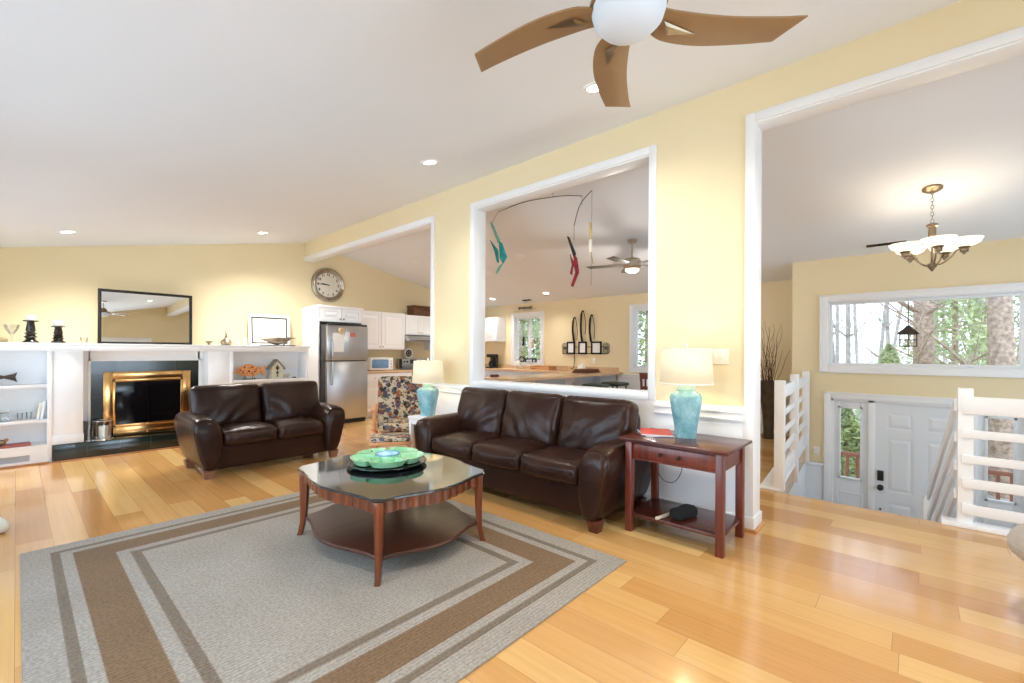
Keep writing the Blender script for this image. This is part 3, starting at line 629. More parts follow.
def make_sofa(name, label, loc, rz, Wd, ncush, seed, D=.86, h=.63, hb=.86, leg='mahog'):
    t = thing(name, label, 'sofa', loc, rz); aw = .27
    inner = Wd-2*(aw-.01); cw = inner/ncush
    MB().cushion((0, .05, .20), (Wd-.30, D-.12, .27), .03, (0, 0, 0), 10).go('base', 'leather', t)
    MB().cushion((0, D/2-.12, .45), (Wd-.26, .20, .74), .08, (0, .01, 0), 14).go('back_frame', 'leather', t)
    for s_ in (-1, 1):
        mb = MB(); mb.loft(arm_mesh(s_, D, aw, h)); bmesh.ops.translate(mb.b, vec=(s_*(Wd/2-aw/2-.03), 0, 0), verts=mb.b.verts)
        mb.go('arm', 'leather', t, ang=60)
        # piping seam along the arm front
        y = -D/2+.045
        pts = []
        for i in range(40):
            a = -PI/2+2*PI*(i+.5)/40*1.0
            ca, sa = math.cos(a), math.sin(a); x = abs(ca)**.72*(1 if ca > 0 else -1); z = abs(sa)**.72*(1 if sa > 0 else -1); zz = (z+1)/2
            w = aw*(.62+.46*zz**1.1)*.97
            pts.append((s_*(Wd/2-aw/2-.03)+s_*(.055*zz**1.5)+x*w/2, y, .07+(h*.963-.07)*(.5+(zz-.5)*.97)))
        MB().tube(pts[1:-1], .004, 5).go('seam', 'leather', t)
    for i in range(ncush):
        cx = -inner/2+cw*(i+.5)
        def fseat(p, q, i=i):
            nv = noise.noise(Vector((p.x*4+seed+i*3, p.y*4, p.z*4)))*.012
            fr = max(0, -q[1]); pk = .008*math.sin(p.x*75)*max(0, 1-abs(q[2]-.1)*2.2)*fr**3
            return Vector((p.x, p.y-pk, p.z+nv-(.016*fr**4 if q[2] > 0 else 0)))
        MB().cushion((cx, -.095, .385), (cw-.004, D-.25, .17), .048, (0, .018, .028), 26, fn=fseat).go('seat_cushion', 'leather', t, ang=70)
        bw = (Wd-.20)/ncush; mtx = Matrix.Translation((-bw*ncush/2+bw*(i+.5), .165, .655)) @ Matrix.Rotation(R(-13), 4, 'X')
        def fback(p, q, i=i):
            nv = noise.noise(Vector((p.x*5+seed+i*7, p.y*5, p.z*3.2)))*.02
            dg = .007*math.sin((p.x*.8+p.z*.7*(1 if (i % 2) else -1))*42+3*noise.noise(p*5))*max(0, 1-abs(q[2]+.25)*1.3)
            tp = max(0, q[2]); pk = .008*math.sin(p.x*85)*tp**5
            sag = 0
            return Vector((p.x*(1+.015*q[2]), p.y-nv*.8-1.1*dg*(1 if q[1] < 0 else 0)-pk, p.z+sag))
        MB().cushion((0, 0, 0), (bw-.004, .20, .52), .075, (0, .045, .0), 28, m=mtx, fn=fback).go('back_cushion', 'leather', t, ang=70)
    for sx_ in (-1, 1):
        for sy_ in (-1, 1):
            mb = MB(); mb.loft([[(x*.034, y*.034, 0) for x, y in ((-1, -1), (1, -1), (1, 1), (-1, 1))], [(x*.05, y*.045, .09) for x, y in ((-1, -1), (1, -1), (1, 1), (-1, 1))]])
            mb.go('leg', leg, t, loc=(sx_*(Wd/2-.14), sy_*(D/2-.09), 0), smooth=False)
    return t
make_sofa('leather_sofa', 'long three-seat dark brown leather sofa backed against the half wall', (3.165, 2.72, 0), R(-90), 2.27, 3, 1.7, D=.86, hb=.88)
make_sofa('leather_loveseat', 'two-seat dark brown leather loveseat in front of the fireplace', (1.96, 5.66, 0), R(1), 1.60, 2, 9.3, D=.84, leg='walnut')
# worn corner on the long sofa
# ------------------------------------------------------------------ coffee table
ct = thing('coffee_table', 'black-topped coffee table with fluted red wood apron and lower shelf', 'table', (1.742, 2.70, .012))
def ct_outline(a, b_, bulge, ch, n=26, flute=0, nfl=10):
    cs = [(-a, -b_), (a, -b_), (a, b_), (-a, b_)]; out = []
    for i in range(4):
        p, q = Vector(cs[i]), Vector(cs[(i+1) % 4]); dd = (q-p); L_ = dd.length; dd.normalize(); nn = Vector((dd.y, -dd.x))
        for k in range(n+1):
            tt = k/n; s_ = ch+(L_-2*ch)*tt
            off = bulge*(math.sin(PI*tt)**2)
            if flute: off += flute*abs(math.sin(PI*tt*nfl))
            out.append(tuple(p+dd*s_+nn*off))
    return out
mb = MB(); a, b_ = .405, .505
o1 = ct_outline(a+.028, b_+.028, .075, .05)
mb.loft([[(x*.985, y*.985, .455) for x, y in o1], [(x, y, .460) for x, y in o1], [(x, y, .470) for x, y in o1], [(x*.99, y*.99, .475) for x, y in o1]]); mb.go('table_top', 'tabletop', ct, ang=30)
o2 = ct_outline(a-.002, b_-.002, .070, .05, n=120, flute=.010, nfl=10)
mb = MB(); mb.prism(o2, .385, .456); mb.go('apron', 'tableleg', ct, ang=50)
o3 = ct_outline(a-.015, b_-.015, .10, .03)
mb = MB(); mb.loft([[(x*.985, y*.985, .112) for x, y in o3], [(x, y, .12) for x, y in o3], [(x, y, .128) for x, y in o3], [(x*.985, y*.985, .136) for x, y in o3]]); mb.go('lower_shelf', 'tableshelf', ct, ang=30)
for sx_ in (-1, 1):
    for sy_ in (-1, 1):
        rings = []
        dx, dy = sx_*.7071, sy_*.7071; tx, ty = -dy, dx
        for z, off, w in ((0, .016, .016), (.03, .006, .016), (.1, -.008, .018), (.2, -.014, .022), (.32, -.016, .026), (.40, -.016, .028), (.452, -.016, .028)):
            cx, cy = sx_*(a-.012)+dx*off, sy_*(b_-.012)+dy*off
            rings.append([(cx+dx*w*p+tx*w*q, cy+dy*w*p+ty*w*q, z) for p, q in ((-1, -1), (1, -1), (1, 1), (-1, 1))])
        MB().loft(rings).go('leg', 'tableleg', ct, bev=.003)
# serving tray
tr = thing('lazy_susan', 'round black turntable tray holding the green serving dishes', 'tray', (1.80, 2.83, .487))
MB().lathe([(.09, 0), (.09, .012), (.10, .014)], 40).go('base', 'tray', tr)
MB().lathe([(.20, .012), (.268, .016), (.278, .022), (.278, .028), (.27, .028), (.262, .022), (0, .022)], 64).go('plate', 'tray', tr)
def wedge(a0, a1, r0, r1, z, hgt, n=12):
    def ring(r0_, r1_, sh, zz):
        A0, A1 = a0+sh, a1-sh; pts = []
        for i in range(n+1): t_ = i/n; a = A0+(A1-A0)*t_; rr = r1_*(1-.10*abs(2*t_-1)**3); pts.append((rr*math.cos(a), rr*math.sin(a), zz))
        for i in range(n+1): t_ = i/n; a = A1+(A0-A1)*t_; pts.append((r0_*math.cos(a), r0_*math.sin(a), zz))
        return pts
    return [ring(r0+.012, r1-.03, .09, z), ring(r0, r1, .0, z+hgt), ring(r0+.008, r1-.008, .05, z+hgt), ring(r0+.016, r1-.034, .14, z+.012)]
for i in range(5):
    a0 = R(57.5+72*i); e = thing('serving_dish', ['green wedge-shaped dish on the tray nearest the sofa', 'green wedge-shaped dish on the tray nearest the kitchen lamp', 'green wedge-shaped dish on the tray nearest the loveseat', 'green wedge-shaped dish at the far left of the round tray', 'green wedge-shaped dish at the front of the round tray'][i], 'dish', (1.80, 2.83, .515), group='green dishes on the turntable')
    MB().loft(wedge(a0+.03, a0+R(72)-.03, .082, .258, 0, .042)).go('bowl', 'green1', e, ang=25)
e = thing('dip_bowl', 'small blue round bowl in the middle of the green dishes', 'bowl', (1.80, 2.83, .515))
MB().lathe([(.04, 0), (.065, .02), (.085, .048), (.08, .05), (.06, .026), (0, .014)], 40).go('bowl', 'bluebowl', e)
MB().lathe([(.079, .0485), (.0865, .050), (.0865, .053), (.079, .053)], 40, open=True).go('rim', mat('blue glaze', srgb(110, 165, 200), .2, nscale=9, namt=.2), e)

# ------------------------------------------------------------------ end table by the opening, with lamp etc.
et = thing('end_table', 'red wood side table with drawer and lower shelf beside the sofa', 'table', (3.235, 1.24, 0))
MB().bbox((0, 0, .675), (.54, .76, .022), .006).bbox((0, 0, .66), (.51, .73, .012), .004).go('table_top', 'mahog', et)
for sx_ in (-1, 1):
    for sy_ in (-1, 1): MB().bbox((sx_*.215, sy_*.315, .327), (.05, .05, .654), .004).go('leg', 'redwood', et)
mb = MB(); mb.box(-.20, .20, -.325, -.305, .535, .654).box(-.20, .20, .305, .325, .535, .654).box(.20, .22, -.30, .30, .535, .654).box(-.222, -.20, -.30, .30, .528, .540).box(-.222, -.20, -.30, .30, .645, .656)
mb.go('apron', 'redwood', et, smooth=False)
dr = MB().bbox((-.216, 0, .592), (.02, .575, .1), .004).go('drawer', 'redwood', et)
for y in (-.055, .075): MB().lathe([(.006, 0), (.006, .012), (.014, .02), (.012, .028), (0, .03)], 14, m=Matrix.Translation((-.226, y, .59)) @ Matrix.Rotation(R(-90), 4, 'Y')).go('knob', 'iron', dr)
MB().bbox((0, 0, .125), (.45, .66, .022), .003).go('lower_shelf', 'mahog', et)
def table_lamp(name, label, loc, rz, on=6):
    t = thing(name, label, 'lamp', loc, rz)
    MB().lathe([(.070, 0), (.072, .01), (.082, .10), (.108, .25), (.112, .285), (.105, .31), (.075, .33), (.062, .345)], 48, sq=4.5).go('lamp_body', 'teal', t, ang=60)
    MB().lathe([(.062, .34), (.068, .36), (.066, .385), (.05, .395), (.02, .40)], 32).go('lamp_neck', mat('pale celadon ceramic', srgb(196, 222, 200), .3, nscale=12, namt=.05), t)
    MB().lathe([(.006, .39), (.006, .66), (.014, .665), (.014, .68), (0, .685)], 12).go('harp', 'nickel', t)
    rings = []
    mb = MB()
    for (r_, z_) in ((.198, .395), (.172, .645)): pass
    b = mb.b; N = 48; R0 = [b.verts.new((.188*math.cos(2*PI*i/N), .188*math.sin(2*PI*i/N), .392)) for i in range(N)]; R1 = [b.verts.new((.170*math.cos(2*PI*i/N), .170*math.sin(2*PI*i/N), .645)) for i in range(N)]
    for i in range(N): b.faces.new((R0[i], R0[(i+1) % N], R1[(i+1) % N], R1[i]))
    sh = mb.go('lamp_shade', 'shade_on', t)
    so = sh.modifiers.new('solid', 'SOLIDIFY'); so.thickness = .003
    MB().lathe([(.187, .388), (.190, .390), (.190, .396), (.187, .398)], 48, open=True).go('shade_trim', 'cream', t)
    mb = MB(); mb.lathe([(.168, .641), (.171, .642), (.171, .648), (.168, .649)], 48, open=True)
    mb.go('shade_trim', 'cream', t)
    sh.data.materials[0].node_tree.nodes['Principled BSDF'].inputs['Base Color'].default_value = (.62, .52, .36, 1)
    light('POINT', 'bulb_light', (0, 0, .50), on, (1, .80, .52), .04, parent=t)
    return t
table_lamp('table_lamp', 'teal square-bodied lamp with lit cream shade on the red side table', (3.30, 1.255, .686), R(20))
# end table beyond the sofa with its lamp
e = thing('side_table', 'small white side table at the far end of the long sofa', 'table', (3.29, 4.30, 0))
MB().bbox((0, 0, .525), (.36, .34, .03), .006).go('table_top', 'white', e)
mb = MB()
for sx_ in (-1, 1):
    for sy_ in (-1, 1): MB().loft([[(sx_*.14+x*.014, sy_*.13+y*.014, 0) for x, y in ((-1, -1), (1, -1), (1, 1), (-1, 1))], [(sx_*.15+x*.02, sy_*.14+y*.02, .51) for x, y in ((-1, -1), (1, -1), (1, 1), (-1, 1))]]).go('leg', 'white', e, smooth=False)
MB().box(-.165, .165, -.155, .155, .45, .512).go('apron', 'white', e, smooth=False)
table_lamp('table_lamp', 'teal lamp with lit cream shade at the far end of the sofa', (3.30, 4.33, .541), R(20), on=6)
e = thing('magazine', 'red and white magazine lying open-side out on the red side table', 'magazine', (3.27, 1.47, .686), R(-62), 'magazines on the side table')
MB().box(-.11, .11, -.14, .14, 0, .006).go('pages', 'paper', e, smooth=False); MB().box(-.111, .111, -.141, .141, .006, .0075).go('cover', 'red', e, smooth=False)
e = thing('magazine', 'dark blue covered magazine underneath the red one on the side table', 'magazine', (3.28, 1.475, .6936), R(-62), 'magazines on the side table')
e.location.z = .686; bpy.data.objects['magazine'].location.z = .6946; e.rotation_euler.z = R(-50)
MB().box(-.11, .11, -.14, .14, 0, .007).go('pages', 'paper', e, smooth=False); MB().box(-.111, .111, -.141, .141, .007, .0085).go('cover', mat('navy cover', srgb(46, 66, 96), .4, nscale=9, namt=.2), e, smooth=False)
e = thing('lint_brush', 'black bristled brush with pale handle on the lower shelf of the red table', 'brush', (3.14, 1.27, .136), R(-12))
MB().bbox((0, .035, .012), (.33, .022, .02), .006).go('handle', mat('pale beech handle', srgb(196, 182, 160), .5, nscale=8, namt=.1), e)
MB().cushion((.05, -.035, .035), (.22, .10, .07), .03, (0, 0, .005), 12, fn=wr(3, .01)).go('bristle_head', mat('black bristle', (.01, .01, .011), .9, nscale=90, namt=.5, bump=1, bscale=200), e)
pts = [(3.475, 1.55, .36), (3.40, 1.49, .33), (3.35, 1.43, .315), (3.32, 1.36, .325), (3.30, 1.31, .37), (3.295, 1.28, .44), (3.29, 1.275, .53)]
def smooth_path(pts, n=6):
    pts = [Vector(p) for p in pts]; out = []
    for i in range(len(pts)-1):
        p0, p1, p2, p3 = pts[max(i-1, 0)], pts[i], pts[i+1], pts[min(i+2, len(pts)-1)]
        for k in range(n):
            t = k/n; out.append(.5*((2*p1)+(-p0+p2)*t+(2*p0-5*p1+4*p2-p3)*t*t+(-p0+3*p1-3*p2+p3)*t**3))
    out.append(pts[-1]); return out
tag(MB().tube(smooth_path([(3.598, 1.60, .36)]+pts), .0028, 6).go('lamp_cord', 'black'), 'thin dark lamp cord looping under the red side table', 'cord')

def plate(name, label, x, y, z, rz, w=.075, h=.118, kind='switch', n=1):
    e = thing(name, label, kind, (x, y, z), rz)
    MB().bbox((0, -.003, 0), (w*n, .006, h), .003).go('cover_plate', 'cream', e)
    for i in range(n):
        cx = (i-(n-1)/2)*w*.62
        if kind == 'switch': MB().bbox((cx, -.009, .0), (.012, .012, .028), .002).go('toggle', 'cream', e)
        else:
            for zz in (.025, -.025): MB().bbox((cx, -.007, zz), (.032, .004, .030), .002).go('socket', 'white', e)
    return e
plate('light_switch', 'cream double light switch on the yellow wall behind the lamp', XB-.001, 1.13, 1.275, R(-90), n=2)
plate('wall_outlet', 'cream outlet on the yellow entry wall above the white panelling', XE-.001, 1.02, -.045, R(-90), kind='outlet')
plate('wall_outlet', 'grey outlet under the three picture frames on the kitchen wall', XD-.001, 5.03, 1.13, R(-90), kind='outlet')

# ------------------------------------------------------------------ glider chair, ottoman beyond the side table
gc = thing('rocking_chair', 'oak glider rocker with floral tapestry cushions near the kitchen', 'chair', (3.42, 5.05, 0), R(-33))
# local front = -y
mt = Matrix.Translation((0, .20, .60)) @ Matrix.Rotation(R(-12), 4, 'X')
MB().cushion((0, 0, 0), (.62, .13, .72), .055, (.0, .02, .01), 16, m=mt).go('back_cushion', 'floral', gc, ang=70)
MB().cushion((0, -.08, .345), (.56, .56, .10), .045, (0, 0, .02), 14).go('seat_cushion', 'floral', gc, ang=70)
mb = MB(); mb.box(-.27, .27, -.34, .22, .255, .29)
for i in range(6): mb.box(-.25+i*.1-.012, -.25+i*.1+.012, .02, .035, -.24, .33, mt @ Matrix.Translation((0, .06, 0)))
mb.box(-.29, .29, .015, .045, .28, .335, mt @ Matrix.Translation((0, .06, 0))); mb.go('seat_frame', 'oak', gc, bev=.004)
for s_ in (-1, 1):
    MB().bbox((s_*.345, -.08, .58), (.06, .56, .03), .01).go('armrest', 'oak', gc)
    MB().bbox((s_*.34, -.30, .43), (.035, .05, .32), .005).bbox((s_*.34, .14, .43), (.035, .05, .32), .005).bbox((s_*.34, -.08, .285), (.035, .5, .04), .005).go('arm_support', 'oak', gc)
    MB().bbox((s_*.31, -.08, .035), (.06, .72, .05), .01).bbox((s_*.31, -.08, .16), (.03, .05, .25), .004).go('runner', 'oak', gc)
ot = thing('glider_ottoman', 'low oak slatted footstool with floral top in front of the rocking chair', 'footstool', (2.77, 4.30, 0), R(-33))
MB().cushion((0, 0, .352), (.42, .36, .04), .018, (0, 0, .012), 12).go('cushion', 'floral', ot, ang=70)
MB().box(-.22, .22, -.19, .19, .30, .333).go('top_frame', 'oak', ot, bev=.004)
for s_ in (-1, 1):
    MB().bbox((s_*.20, -.16, .17), (.03, .035, .30), .004).bbox((s_*.20, .16, .17), (.03, .035, .30), .004).bbox((s_*.20, 0, .025), (.04, .42, .04), .006).go('side_frame', 'oak', ot)
mb = MB()
for z in (.10, .17, .24): mb.box(-.19, .19, -.172, -.152, z, z+.028)
mb.box(-.19, .19, .152, .172, .1, .13); mb.go('stretcher', 'oak', ot, bev=.003)

# ------------------------------------------------------------------ fireplace wall built-ins
FY = 7.37
bc = thing('built_in_bookcase', 'white built-in mantel and bookshelves running along the fireplace wall', 'bookcase', (0, FY, 0))
# local y = depth behind the front face
MB().box(-.75, 3.22, -.02, YA-FY, 1.345, 1.378).box(-.75, 3.20, .0, YA-FY, 1.285, 1.345).go('mantel_shelf', 'white', bc, bev=.003)
mb = MB(); mb.box(-.75, .24, .30, .33, 0, 1.285).box(2.115, 3.20, .30, .33, 0, 1.285).box(.27, 2.1, .25, 1.15, 1.165, 1.285).box(.27, .61, .2, .25, .1, 1.285).box(1.73, 2.1, .2, .25, .1, 1.285).box(.60, 1.75, .20, .25, 1.16, 1.285)
mb.go('back_panel', 'white', bc, smooth=False)
for q in ((.24, .28, .33), (2.075, 2.115, .33), (3.16, 3.20, 1.15)): MB().box(q[0], q[1], -.005, q[2], 0, 1.285).go('divider', 'white', bc, bev=.002)
MB().box(.28, .537, .005, .20, .2, 1.285).box(.28, .545, -.01, .2, .2, .30).go('pilaster', 'white', bc, bev=.003); MB().box(1.806, 2.076, .005, .20, .2, 1.285).box(1.80, 2.076, -.01, .2, .2, .30).go('pilaster', 'white', bc, bev=.003)
for z0, z1 in ((.865, .90), (.468, .505)): MB().box(-.75, .24, .0, .30, z0, z1).go('shelf', 'white', bc, bev=.002)
MB().box(-.75, .24, 0, .30, .185, .215).go('shelf', 'white', bc, bev=.002)
for z0, z1 in ((.83, .866), (.42, .455), (.1, .13)): MB().box(2.115, 3.16, .0, .30, z0, z1).go('shelf', 'white', bc, bev=.002)
mb = MB(); mb.box(-.75, .24, .005, .025, 0, .045).box(-.75, .24, .005, .025, .115, .186).box(.105, .24, .005, .025, .045, .115).box(-.75, .24, .025, .3, 0, .03).go('toe_panel', 'white', bc, smooth=False)
mb = MB()
for i in range(6): mb.box(-.75, .105, .02, .028, .047+i*.0115, .053+i*.0115)
mb.box(-.75, .105, .03, .034, .045, .115); gvm = mat('grey louvre', srgb(196, 200, 206), .4, nscale=9, namt=.05); mb.go('vent_grille', gvm, bc, smooth=False)
MB().box(-.75, .26, -.012, .004, 0, .018).go('shoe_molding', 'oak', bc, bev=.003)

fp = thing('fireplace', 'fireplace with dark tile surround, brass frame, glass doors and raised tile hearth', 'fireplace', (1.17, FY, 0))
X = 1.17
MB().box(.285-X, 1.86-X, -.035, .21, 0, .195).go('hearth', 'tile', fp, bev=.004)
mb = MB(); mb.box(.615-X, .735-X, .19, .26, .195, 1.16).box(1.63-X, 1.735-X, .19, .26, .195, 1.16).box(.735-X, 1.63-X, .19, .26, 1.02, 1.16); mb.go('tile_surround', 'tile', fp, smooth=False)
MB().box(.59-X, .616-X, .17, .25, .195, 1.18).box(1.734-X, 1.76-X, .17, .25, .195, 1.18).box(.59-X, 1.76-X, .17, .25, 1.159, 1.18).go('white_molding', 'white', fp, bev=.003)
mb = MB(); y0, y1 = .165, .2
mb.box(.73-X, .82-X, y0, y1, .2, 1.022).box(1.545-X, 1.635-X, y0, y1, .2, 1.022).box(.82-X, 1.545-X, y0, y1, .93, 1.022).box(.82-X, 1.545-X, y0, y1, .2, .32); mb.go('brass_frame', 'brass', fp, bev=.006)
mb = MB(); mb.box(.82-X, .845-X, .15, .175, .32, .93).box(1.52-X, 1.545-X, .15, .175, .32, .93).box(.82-X, 1.545-X, .15, .175, .895, .93).box(.82-X, 1.545-X, .15, .175, .32, .35).box(.735-X, 1.63-X, .148, .166, .255, .262).go('door_frame', 'brass', fp, bev=.003)
for s_ in (-1, 1):
    a, b_ = (.845-X, 1.18-X) if s_ < 0 else (1.186-X, 1.52-X)
    g = MB().box(a, b_, .16, .168, .35, .895).go('glass_door', 'glassblack', fp, smooth=False)
MB().box(.74-X, 1.62-X, .262, .8, .2, 1.0).go('firebox', 'black', fp, smooth=False)
MB().lathe([(.012, 0), (.014, .02), (0, .025)], 12, m=Matrix.Translation((1.165-X, .15, .335)) @ Matrix.Rotation(R(90), 4, 'X')).lathe([(.01, 0), (.012, .02), (0, .025)], 12, m=Matrix.Translation((1.165-X, .165, .225)) @ Matrix.Rotation(R(90), 4, 'X')).go('knob', 'brass', fp)
MB().box(.28-X, 1.87-X, -.05, -.033, 0, .016).go('shoe_molding', 'oak', fp, bev=.003)
MZ = 1.379
# things on the mantel
def frame_pic(name, label, cat, x0, x1, z0, z1, y, tilt, fw_, fm, im, inner=None, group=None):
    e = thing(name, label, cat, ((x0+x1)/2, y, z0), 0, group); w = x1-x0; h = z1-z0; e.rotation_euler = (R(-tilt), 0, 0)
    mb = MB(); mb.box(-w/2, -w/2+fw_, -.015, .01, 0, h).box(w/2-fw_, w/2, -.015, .01, 0, h).box(-w/2+fw_, w/2-fw_, -.015, .01, 0, fw_).box(-w/2+fw_, w/2-fw_, -.015, .01, h-fw_, h); mb.go('frame', fm, e, bev=.003)
    if inner:
        g = inner; mb = MB(); a = w/2-fw_; mb.box(-a, -a+g, -.004, .004, fw_, h-fw_).box(a-g, a, -.004, .004, fw_, h-fw_).box(-a+g, a-g, -.004, .004, fw_, fw_+g).box(-a+g, a-g, -.004, .004, h-fw_-g, h-fw_); mb.go('inner_frame', 'iron', e, smooth=False)
    MB().box(-w/2+fw_*.9, w/2-fw_*.9, -.002, .006, fw_*.9, h-fw_*.9).go('picture' if cat != 'mirror' else 'mirror_glass', im, e, smooth=False)
    return e
frame_pic('wall_mirror', 'large dark-framed rectangular mirror leaning above the fireplace', 'mirror', .755, 1.845, MZ, 2.155, 8.42, 1.2, .038, 'iron', 'mirror')
frame_pic('framed_picture', 'white framed pale picture leaning on the mantel near the fridge', 'picture', 2.64, 3.315, MZ, 1.93, 8.40, 4, .045, 'white', 'sky_art', inner=.02)
def lathe_thing(name, label, cat, prof, loc, material, part='body', seg=32, group=None):
    e = thing(name, label, cat, loc, 0, group); MB().lathe(prof, seg).go(part, material, e, ang=40); return e
CY = 7.56
def candlestick(label, x, hgt):
    k = hgt/.25
    e = thing('candlestick', label, 'candle holder', (x, CY, MZ), 0, 'turned candlesticks on the mantel')
    MB().lathe([(.066, 0), (.066, .012), (.046, .03), (.036, .045*k), (.060, .065*k), (.036, .085*k), (.054, .105*k), (.034, .12*k), (.042, .135*k), (.034, .20*k), (.030, hgt-.02), (.062, hgt-.012), (.066, hgt-.002), (.060, hgt)], 32).go('turned_stem', 'dark', e, ang=40)
    c = thing('pillar_candle', ('short white pillar candle on the '+label.split(' at ')[0].split(' nearest')[0]), 'candle', (x, CY, MZ+hgt), 0, 'pillar candles on the candlesticks')
    MB().lathe([(.042, 0), (.043, .003), (.043, .055), (.04, .06), (0, .056)], 28).go('wax', 'candle', c); MB().tube([(0, 0, .05), (.002, 0, .062)], .0012, 6).go('wick', 'black', c)
candlestick('taller dark turned candlestick at the left end of the mantel', .11, .255)
candlestick('shorter dark turned candlestick nearest the mirror', .333, .20)
lathe_thing('glass_goblet', 'pale glass goblet bowl at the far left of the mantel', 'glass', [(.035, 0), (.035, .004), (.008, .012), (.008, .07), (.02, .09), (.055, .15), (.066, .20), (.063, .20), (.05, .15), (.016, .096), (0, .09)], (-.035, CY, MZ), 'clearglass')
e = thing('garden_stone', 'small rounded tan stone at the left edge of the mantel', 'stone', (-.13, CY, MZ)); MB().cushion((0, 0, .025), (.14, .07, .05), .024, (0, 0, .006), 10, fn=wr(2, .006)).go('stone', mat('tan stone', srgb(170, 150, 110), .8, nscale=20, namt=.2), e)
e = thing('candle_holder', 'small clear scalloped tea light holder left of the mirror', 'candle holder', (.555, CY, MZ)); MB().lathe([(.03, 0), (.034, .03), (.042, .075), (.039, .075), (.03, .03), (0, .008)], 16).go('cup', 'clearglass', e); MB().lathe([(.018, .006), (.018, .02), (0, .02)], 20).go('tea_light', 'candle', e)
lathe_thing('small_bowl', 'tiny brown footed bowl right of the mirror', 'bowl', [(.02, 0), (.02, .006), (.01, .012), (.03, .03), (.055, .058), (.052, .058), (.026, .034), (0, .026)], (1.86, CY, MZ), 'bronze')
e = lathe_thing('bud_vase', 'squat brown pottery bud vase holding a few reeds on the mantel', 'vase', [(.05, 0), (.07, .02), (.078, .045), (.06, .075), (.028, .095), (.014, .125), (.018, .14), (.014, .14), (.01, .12), (0, .11)], (2.075, CY, MZ), 'bronze')
mb = MB()
for i in range(4): mb.tube([(0, 0, .11), (.006*(i-1.5), .003, .17), (.014*(i-1.5), .008*(i % 2), .225-.015*i)], .0018, 5)
mb.go('reeds', 'rattan', e)
for i, (x, h, lb) in enumerate(((2.235, .085, 'thin amber votive candle on the mantel beside the bud vase'), (2.33, .115, 'white votive candle on the mantel beside the white picture'))):
    e = thing('votive_candle', lb, 'candle', (x, CY, MZ), 0, 'votive candles on the mantel'); MB().lathe([(.018+.012*i, 0), (.019+.012*i, h*.96), (.014, h), (0, h*.97)], 20).go('wax', 'cream' if i == 0 else 'candle', e); MB().tube([(0, 0, h*.95), (.001, 0, h+.012)], .0012, 5).go('wick', 'black', e)
# driftwood bird on a tray
e = thing('driftwood_sculpture', 'long dark driftwood sculpture on a slim tray in front of the picture', 'sculpture', (2.80, CY, MZ))
MB().bbox((0, 0, .008), (.50, .12, .014), .006).go('tray', 'iron', e)
mb = MB(); pts = smooth_path([(-.26, 0, .10), (-.16, 0, .095), (-.08, 0, .075), (.02, 0, .07), (.12, 0, .09), (.2, 0, .125), (.27, 0, .13)])
rs = [.010+.042*math.sin(PI*min(1, i/(len(pts)-1)*1.15))**1.5 if i/(len(pts)-1) < .87 else .008 for i in range(len(pts))]
mb.tube(pts, rs, 12).tube(smooth_path([(-.06, 0, .05), (-.02, .01, .03), (.0, .0, .012)]), .012, 8).tube(smooth_path([(.06, 0, .06), (.09, .01, .03), (.1, .0, .012)]), .010, 8).tube(smooth_path([(-.1, 0, .11), (0, -.01, .125), (.1, 0, .12), (.18, 0, .14)]), [.01]*18+[.004], 8)
mb.go('driftwood', 'bronze', e)
# things on the shelves
SY = 7.50
e = thing('carved_fish', 'dark carved fish with forked tail on the upper left shelf', 'ornament', (-.12, SY, .90))
mb = MB(); prof = [(-.28, .09), (-.2, .135), (-.08, .14), (.03, .105), (.11, .13), (.13, .145), (.115, .09), (.13, .03), (.10, .05), (.03, .075), (-.08, .05), (-.2, .05)]
mb.prism(prof, -.014, .014, 'y'); mb.go('fish_body', mat('carved dark brown wood', srgb(72, 56, 46), .6, nscale=30, namt=.4), e, bev=.004); MB().box(-.1, -.06, -.02, .02, 0, .06).go('stand', 'iron', e, smooth=False)
e = thing('glass_box', 'clear glass box at the left edge of the middle shelf', 'box', (-.13, SY, .505)); mb = MB()
for q in ((-.08, -.075, -.05, .05), (.075, .08, -.05, .05), (-.08, .08, -.05, -.045), (-.08, .08, .045, .05)): mb.box(q[0], q[1], q[2], q[3], 0, .11)
mb.box(-.08, .08, -.05, .05, 0, .005).go('glass_wall', 'clearglass', e, smooth=False); MB().box(-.085, .085, -.055, .055, .11, .117).go('lid', 'chrome', e, smooth=False)
for i, (x, lb) in enumerate(((.03, 'small clear tumbler on the middle shelf next to the glass box'), (.10, 'small clear tumbler on the middle shelf nearer the leaning books'))):
    lathe_thing('tumbler', lb, 'glass', [(.02, 0), (.026, .08), (.024, .08), (.018, .006), (0, .005)], (x, SY+.02*i, .505), 'clearglass', group='clear tumblers on the middle shelf')
for i, (x, tl, h, cl, lb) in enumerate(((.185, 8, .19, 'cream', 'cream paperback leaning at the right end of the middle shelf'), (.215, 6, .205, 'paper', 'white book leaning against the divider on the middle shelf'))):
    e = thing('book', lb, 'book', (x-.02, SY, .505), 0, 'books leaning on the middle shelf'); e.rotation_euler = (0, R(tl), 0)
    MB().box(-.011, .011, -.065, .065, .003, h-.003).go('pages', 'paper', e, smooth=False); MB().box(-.0125, -.011, -.067, .067, 0, h).box(.011, .0125, -.067, .067, 0, h).box(-.0125, .0125, -.067, -.065, 0, h).go('cover', cl, e, smooth=False)
